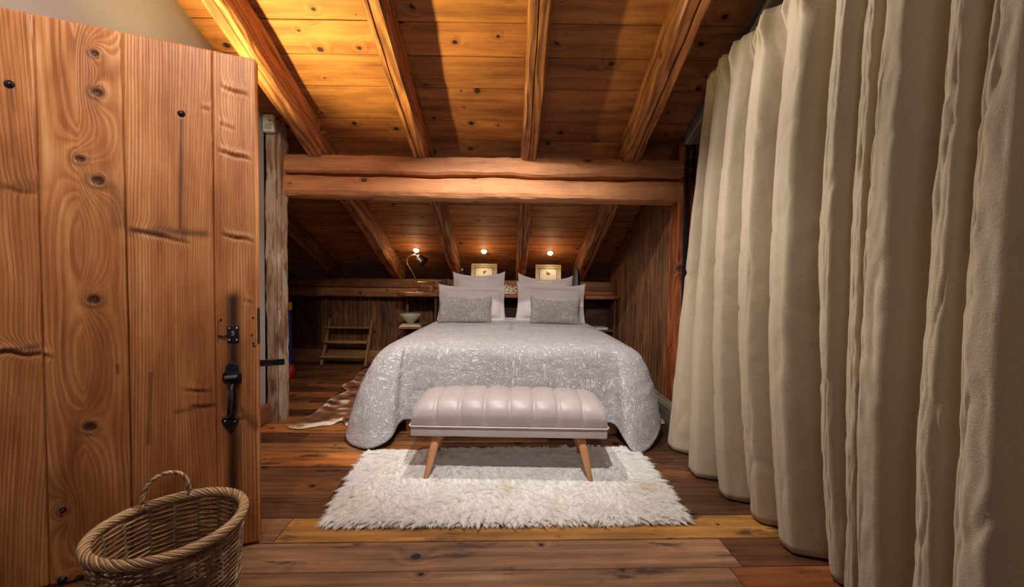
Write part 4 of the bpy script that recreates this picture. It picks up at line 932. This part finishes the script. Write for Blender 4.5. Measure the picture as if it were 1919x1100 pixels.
shd = lathe('lamp_shade', [(0.0, -0.008), (0.02, -0.004), (0.042, 0.012), (0.052, 0.045), (0.058, 0.085), (0.072, 0.125), (0.069, 0.125), (0.055, 0.085), (0.049, 0.045), (0.038, 0.016), (0.0, 0.0)], M_BLACK, dl, Ms, 28)
lathe('bulb', [(0.0, 0.03), (0.014, 0.04), (0.022, 0.065), (0.014, 0.085), (0.0, 0.09)], M_WHITE, shd, Ms, 16)
kb = lp_(805, 489); lathe('knob', [(0, -0.008), (0.007, -0.004), (0.007, 0.004), (0, 0.008)], M_STEEL, shd, Matrix.Translation(kb), 12)
# carved box with dried sprigs
cb = tag(empty('carved_box', (-1.0, 4.95, CT)), 'small rustic carved wooden box beside the desk lamp', 'box')
a = on_y(789, 528, 4.95); b = on_y(812, 545, 4.95)
box('body', (a.x, 4.90, CT), (b.x, 5.0, a.z - 0.03), M_SHELF, cb, 0.006)
box('lid', (a.x - 0.03, 4.885, a.z - 0.028), (b.x + 0.01, 5.015, a.z), M_BRASS, cb, 0.004)
for k in range(4):
    x = a.x + 0.01 + 0.035 * k; lathe('carved_foot', [(0.012, 0), (0.016, 0.02), (0.008, 0.045), (0.014, 0.07)], M_BRASS, cb, Matrix.Translation((x, 4.888, CT)), 10)
tk = tag(empty('dried_plant', (-0.86, 4.96, CT)), 'small dark dried plant between the carved box and the white pillow', 'plant')
M_TWIG = plain('dark_twigs', (72, 48, 40), 0.8)
lathe('pot', [(0, 0), (0.035, 0), (0.045, 0.05), (0.04, 0.055), (0, 0.05)], M_TWIG, tk, Matrix.Translation((-0.86, 4.96, CT)), 18)
V, Fc = [], []
rs = random.Random(4)
for k in range(34):
    d = Vector((rs.uniform(-1, 1), rs.uniform(-0.7, 0.5), rs.uniform(0.5, 1.6))).normalized(); L = rs.uniform(0.07, 0.14)
    p0 = Vector((-0.86, 4.96, CT + 0.045)); tube_data([p0, p0 + d * L * 0.5, p0 + d * L + Vector((rs.uniform(-.02, .02), 0, 0))], [0.003, 0.0025, 0.001], 5, False, V, Fc)
    q = p0 + d * L; b = len(V); s_ = 0.012; V += [q + Vector((-s_, 0, 0)), q + Vector((0, 0, s_ * 1.6)), q + Vector((s_, 0, 0)), q + Vector((0, -s_ * 0.5, -s_))]; Fc.append((b, b + 1, b + 2, b + 3))
o = link('sprigs', mesh('sprigs', V, Fc), M_TWIG, tk); o['kind'] = 'stuff'
# glasses / papers lying on the counter
M_PAPER = plain('paper', (206, 200, 190), 0.7, bump=0)
o = box('paper_sheet', (-0.11, -0.075, 0), (0.11, 0.075, 0.002), M_PAPER, None, 0.0005, Matrix.Translation((-1.27, 4.83, CT)) @ Matrix.Rotation(R(15), 4, 'Z')); tag(o, 'folded white paper lying under the desk lamp', 'paper')
# figurine with a glint behind the pillow
fg = tag(empty('bottle', (-0.62, 4.93, CT)), 'slim dark bottle with a shiny neck behind the lamp-side pillow', 'bottle')
q = on_y(866, 505, 4.93)
lathe('body', [(0, 0), (0.026, 0), (0.028, 0.10), (0.022, 0.15), (0.009, 0.20), (0.008, q.z - CT - 0.01), (0, q.z - CT - 0.01)], M_BLACK, fg, Matrix.Translation((q.x, 4.93, CT)), 20)
lathe('cap', [(0.010, -0.012), (0.011, 0.012), (0, 0.014)], M_STEEL, fg, Matrix.Translation((q.x, 4.93, q.z)), 14)
# black cone
q = on_y(1081, 500, 4.86); qb = on_y(1081, 548, 4.86)
cn = tag(empty('cone_sculpture', (q.x, 4.86, CT)), 'tall black cone sculpture behind the pillow beside the brown bird picture', 'sculpture')
ch_ = q.z - CT
V, Fc = [], []; ns = 14; prof = [(0.062, 0.0), (0.058, 0.05), (0.050, 0.12), (0.041, 0.19), (0.027, ch_ * 0.86), (0.016, ch_ * 0.96), (0.004, ch_)]
for (r_, z) in prof:
    for k in range(ns):
        a = 2 * math.pi * k / ns; rr = r_ * (1 + 0.08 * (k % 2)) ; V.append((q.x + rr * math.cos(a), 4.86 + rr * math.sin(a), CT + z))
for i in range(len(prof) - 1):
    for k in range(ns): l = (k + 1) % ns; Fc.append((i * ns + k, i * ns + l, (i + 1) * ns + l, (i + 1) * ns + k))
Fc.append(tuple(range(ns))[::-1]); Fc.append(tuple((len(prof) - 1) * ns + k for k in range(ns)))
link('faceted_body', mesh('faceted_body', V, Fc), M_BLACK, cn)
# white flowers
M_PETAL = plain('white_petals', (232, 224, 196), 0.6, bump=0); M_LEAF = plain('leaf_green', (70, 78, 44), 0.6)
fl = tag(empty('flower_arrangement', (-0.03, 4.80, CT)), 'low bunch of small white flowers between the two pillow stacks', 'flowers')
rs = random.Random(9); V, Fc = [], []
bm_f = bmesh.new(); vs = []
for k in range(5):
    a = 2 * math.pi * k / 5; c0 = Vector((0, 0, 0)); t1 = Vector((math.cos(a - 0.45), math.sin(a - 0.45), 0.25)) * 0.011; t2 = Vector((math.cos(a), math.sin(a), 0.5)) * 0.017; t3 = Vector((math.cos(a + 0.45), math.sin(a + 0.45), 0.25)) * 0.011
    bm_f.faces.new([bm_f.verts.new(v) for v in (c0, t1, t2, t3)])
me_f = from_bm('blossom', bm_f); me_f.materials.append(M_PETAL)
lathe('dish', [(0, 0), (0.07, 0), (0.085, 0.02), (0.08, 0.022), (0, 0.012)], M_WHITE, fl, Matrix.Translation((-0.03, 4.80, CT)), 28)
for k in range(46):
    q = Vector((-0.03 + rs.gauss(0, 0.048), 4.79 + rs.gauss(0, 0.025), CT + 0.03 + abs(rs.gauss(0, 0.035))))
    link('blossom', me_f, None, fl, Matrix.Translation(q) @ Matrix.Rotation(rs.uniform(0.4, 2.0), 4, 'X') @ Matrix.Rotation(rs.uniform(-0.9, 0.9), 4, 'Y') @ Matrix.Rotation(rs.uniform(0, 6), 4, 'Z') @ Matrix.Scale(rs.uniform(0.8, 1.25), 4))
    tube_data([Vector((-0.03, 4.80, CT + 0.01)), q + Vector((0, 0.004, -0.003))], 0.0016, 4, False, V, Fc)
o = link('stems', mesh('stems', V, Fc), M_LEAF, fl); o['kind'] = 'stuff'
# bowl, books on the side shelf
M_BOWL = plain('bowl_ceramic', (196, 190, 160), 0.4)
bwz = 0.58
bks = [(-1.38, 0.27, 0.20, 0.020, 3, (196, 150, 96), 'tan paperback lying lowest on the side shelf under the bowl'), (-1.36, 0.25, 0.18, 0.016, -6, (150, 120, 84), 'brown book lying directly under the pale bowl')]
z = bwz
for x, w1, d1, h1, an, c, lb in bks:
    r_ = tag(empty('book', (x, 4.92, z)), lb, 'book', 'books on the side shelf'); M = Matrix.Translation((x + 0.06, 4.92, z)) @ Matrix.Rotation(R(an), 4, 'Z')
    box('pages', (-w1 / 2 + 0.003, -d1 / 2 + 0.004, 0.003), (w1 / 2 - 0.002, d1 / 2 - 0.004, h1 - 0.003), M_PAPER, r_, 0, M)
    bm = bmesh.new(); bm_box(bm, (-w1 / 2, -d1 / 2, 0), (w1 / 2, d1 / 2, 0.003)); bm_box(bm, (-w1 / 2, -d1 / 2, h1 - 0.003), (w1 / 2, d1 / 2, h1)); bm_box(bm, (-w1 / 2, -d1 / 2, 0.003), (-w1 / 2 + 0.003, d1 / 2, h1 - 0.003))
    link('cover', from_bm('cover', bm), plain('book_cover', c, 0.6, bump=0), r_, M); z += h1
bo = lathe('bowl', [(0, 0.0), (0.045, 0.0), (0.05, 0.012), (0.10, 0.055), (0.135, 0.105), (0.138, 0.125), (0.130, 0.125), (0.094, 0.062), (0.04, 0.018), (0, 0.014)], M_BOWL, None, Matrix.Translation((-1.335, 4.92, z)), 36)
tag(bo, 'pale ceramic bowl on the books under the counter end', 'bowl')
for k, (x, an) in enumerate(((1.08, 4), (1.20, -5))):
    pass
r_ = tag(empty('paper_stack', (1.12, 4.9, 0.58)), 'pale papers stacked on the dark shelf next to the plank wall', 'paper')
for k in range(4): box('sheet', (-0.15, -0.10, 0.006 * k), (0.15, 0.10, 0.006 * k + 0.005), M_PAPER, r_, 0.001, Matrix.Translation((1.10, 4.93, 0.58)) @ Matrix.Rotation(R(k * 5 - 6), 4, 'Z'))

# ------------------------------------------------------------------ step ladder against the knee wall
sl = tag(empty('step_ladder', (-2.3, 5.1, 0)), 'small wooden step ladder with three treads leaning on the knee wall', 'ladder')
la0, la1 = Vector((-2.555, 5.00, 0.01)), Vector((-2.545, 5.235, 0.62)); lb0, lb1 = Vector((-1.965, 5.00, 0.01)), Vector((-1.955, 5.235, 0.62))
for a, b in ((la0, la1), (lb0, lb1)):
    L = (b - a).length; o = box('side_rail', (0, -0.012, -0.025), (L, 0.012, 0.025), M_LADDER, sl, 0.002, orient(a, b, (0, 1, 0))); o.color = (0.8, 0.75, 0.7, 1)
for t in (0.21, 0.52, 0.83):
    a = la0.lerp(la1, t); b = lb0.lerp(lb1, t); o = box('tread', (0.0, -0.09, -0.011), ((b - a).length, 0.06, 0.011), M_LADDER, sl, 0.002, orient(a, b, (0, 0, 1))); o.color = (0.85, 0.8, 0.75, 1)

# ------------------------------------------------------------------ coloured toy stand behind the old post
tx = on_z(540, 708, 0.0); ty = tx.y
ts = tag(empty('toy_stand', (tx.x - 0.05, ty, 0)), 'blue toy stand with yellow cap and red foot, half hidden by the old post', 'toy')
M_BLUE = plain('blue_plastic', (24, 50, 140), 0.4, bump=0); M_YEL = plain('yellow_plastic', (226, 160, 30), 0.4, bump=0); M_RED = plain('red_plastic', (168, 22, 40), 0.4, bump=0)
x1 = on_y(545, 640, ty).x; zt = on_y(540, 566, ty).z
box('column', (x1 - 0.16, ty - 0.03, 0.13), (x1, ty + 0.03, zt - 0.09), M_BLUE, ts, 0.01, None, 2, True)
box('cap', (x1 - 0.165, ty - 0.035, zt - 0.095), (x1 + 0.002, ty + 0.035, zt), M_YEL, ts, 0.012, None, 2, True)
bm = bmesh.new(); bm_box(bm, (x1 - 0.20, ty - 0.08, 0.0), (x1 + 0.04, ty + 0.08, 0.17), 0)
for v in bm.verts:
    if v.co.z > 0.1: v.co.x = x1 - 0.08 + (v.co.x - (x1 - 0.08)) * 0.75; v.co.y = ty + (v.co.y - ty) * 0.5
bmesh.ops.bevel(bm, geom=bm.edges[:], offset=0.012, segments=2, affect='EDGES'); link('foot', from_bm('foot', bm), M_RED, ts, None, True)

# ------------------------------------------------------------------ linen curtain
M_CURT = linen_m('curtain_linen', (190, 172, 144), 0.42, 700.0)
#  ridge: (d at top, d at mid, d at floor, X top, X mid, X floor, valley X after it, valley position 0..1)
RD = [(2.52, 2.62, 2.70, 1.275, 1.215, 1.155, 1.36, .55), (2.36, 2.43, 2.30, 1.27, 1.215, 1.145, 1.36, .5), (2.17, 2.21, 2.06, 1.27, 1.21, 1.20, 1.38, .5), (1.98, 1.97, 1.86, 1.275, 1.21, 1.25, 1.40, .5),
      (1.74, 1.745, 1.66, 1.28, 1.22, 1.255, 1.55, .66), (1.49, 1.50, 1.47, 1.285, 1.245, 1.32, 1.38, .5), (1.385, 1.385, 1.38, 1.29, 1.265, 1.30, 1.36, .5), (1.30, 1.30, 1.30, 1.29, 1.235, 1.27, 1.57, .70),
      (1.085, 1.095, 1.10, 1.28, 1.235, 1.25, 1.34, .5), (0.98, 0.985, 0.98, 1.28, 1.22, 1.24, 1.55, .62), (0.78, 0.77, 0.78, 1.29, 1.24, 1.25, 1.48, .5), (0.55, 0.55, 0.55, 1.29, 1.26, 1.25, 1.44, .5), (0.3, 0.3, 0.3, 1.29, 1.26, 1.25, 1.42, .5), (0.02, 0.02, 0.02, 1.29, 1.26, 1.25, 1.42, .5)]
ZT = 2.585
def lag(t, a, b, c):  # t 0 floor, 0.5 mid, 1 top
    return a * (1 - t) * (1 - 2 * t) + b * 4 * t * (1 - t) + c * t * (2 * t - 1)
nz = 90; per = 28; cols = []
def column_pts(z):
    t = z / ZT; P = []
    amp = 1 - 0.70 * min(1, max(0, (t - 0.84) / 0.14)) ** 0.8
    for i in range(len(RD)):
        a = RD[i]; d = lag(t, a[2], a[1], a[0]); x = lag(t, a[5], a[4], a[3])
        P.append((d, x))
        if i < len(RD) - 1:
            b = RD[i + 1]; d2 = lag(t, b[2], b[1], b[0]); P.append((d + (d2 - d) * a[7], 1.30 + (a[6] - 1.30) * amp if a[6] > 1.30 else a[6]))
    return P
G = []
for k in range(nz + 1):
    z = 0.012 + (ZT - 0.012) * k / nz; t = z / ZT; pp = column_pts(z); line = []
    for i in range(len(pp) - 1):
        (d0, x0), (d1, x1_) = pp[i], pp[i + 1]
        for m in range(per):
            s = m / per; q_ = (s - 0.28) / 0.72 if i % 2 == 0 else s / 0.72; q_ = min(1.0, max(0.0, q_)); c = q_ * q_ * (3 - 2 * q_); c = c * 0.92 + s * 0.08
            d = d0 + (d1 - d0) * s; x = x0 + (x1_ - x0) * c
            gs = i + s
            cr_ = abs(mnoise.noise(Vector((gs * 1.3 + z * 1.5, z * 3.2 - gs * 0.6, 21)))); x += 0.010 * math.exp(-(cr_ / 0.07) ** 2) * (0.5 + mnoise.noise(Vector((gs, z * 2, 30)))) + 0.0035 * mnoise.noise(Vector((gs * 2.6, z * 5, 0))) + 0.006 * mnoise.noise(Vector((gs * 0.9, z * 2.2, 3))) + (0.0015 + 0.0035 * (d < 1.6)) * mnoise.noise(Vector((gs * 7, z * 16, 3)))
            d += 0.008 * mnoise.noise(Vector((gs * 0.8, z * 1.8, 8))) + 0.0014 * mnoise.noise(Vector((gs * 6, z * 12, 13)))
            # pinch pleats in the header
            hdr = max(0.0, min(1, (z - (ZT - 0.20)) / 0.12)); pl = math.exp(-(((d * 8.0) % 1.0 - 0.5) / 0.12) ** 2) + 0.6 * math.exp(-(((d * 8.0) % 1.0 - 0.78) / 0.07) ** 2)
            x -= 0.050 * hdr * pl * (1.0 - 0.45 * min(1, max(0, (z - ZT + 0.09) / 0.09)))
            line.append((x, d, z))
    G.append(line)
Pc = np.array(G).transpose(1, 0, 2)
cur = link('curtain', grid_mesh('curtain', Pc), M_CURT, None, None, True)
so = cur.modifiers.new('s', 'SOLIDIFY'); so.thickness = 0.003; so.offset = 0
tag(cur, 'floor-length beige linen curtain with pinch pleats', 'curtain')
rl = tag(empty('curtain_rail', (1.33, 1.4, ZT)), 'dark rail holding the linen curtain below the roof', 'rail')
box('track', (1.40, -0.1, ZT - 0.06), (1.425, 2.50, ZT - 0.03), M_IRON, rl, 0.003)
for yv in (0.3, 1.3, 2.3):
    boxc('bracket', (1.42, yv - 0.02, ZT - 0.05), (1.60, yv + 0.02, ZT - 0.035), M_IRON, rl, 0.002)
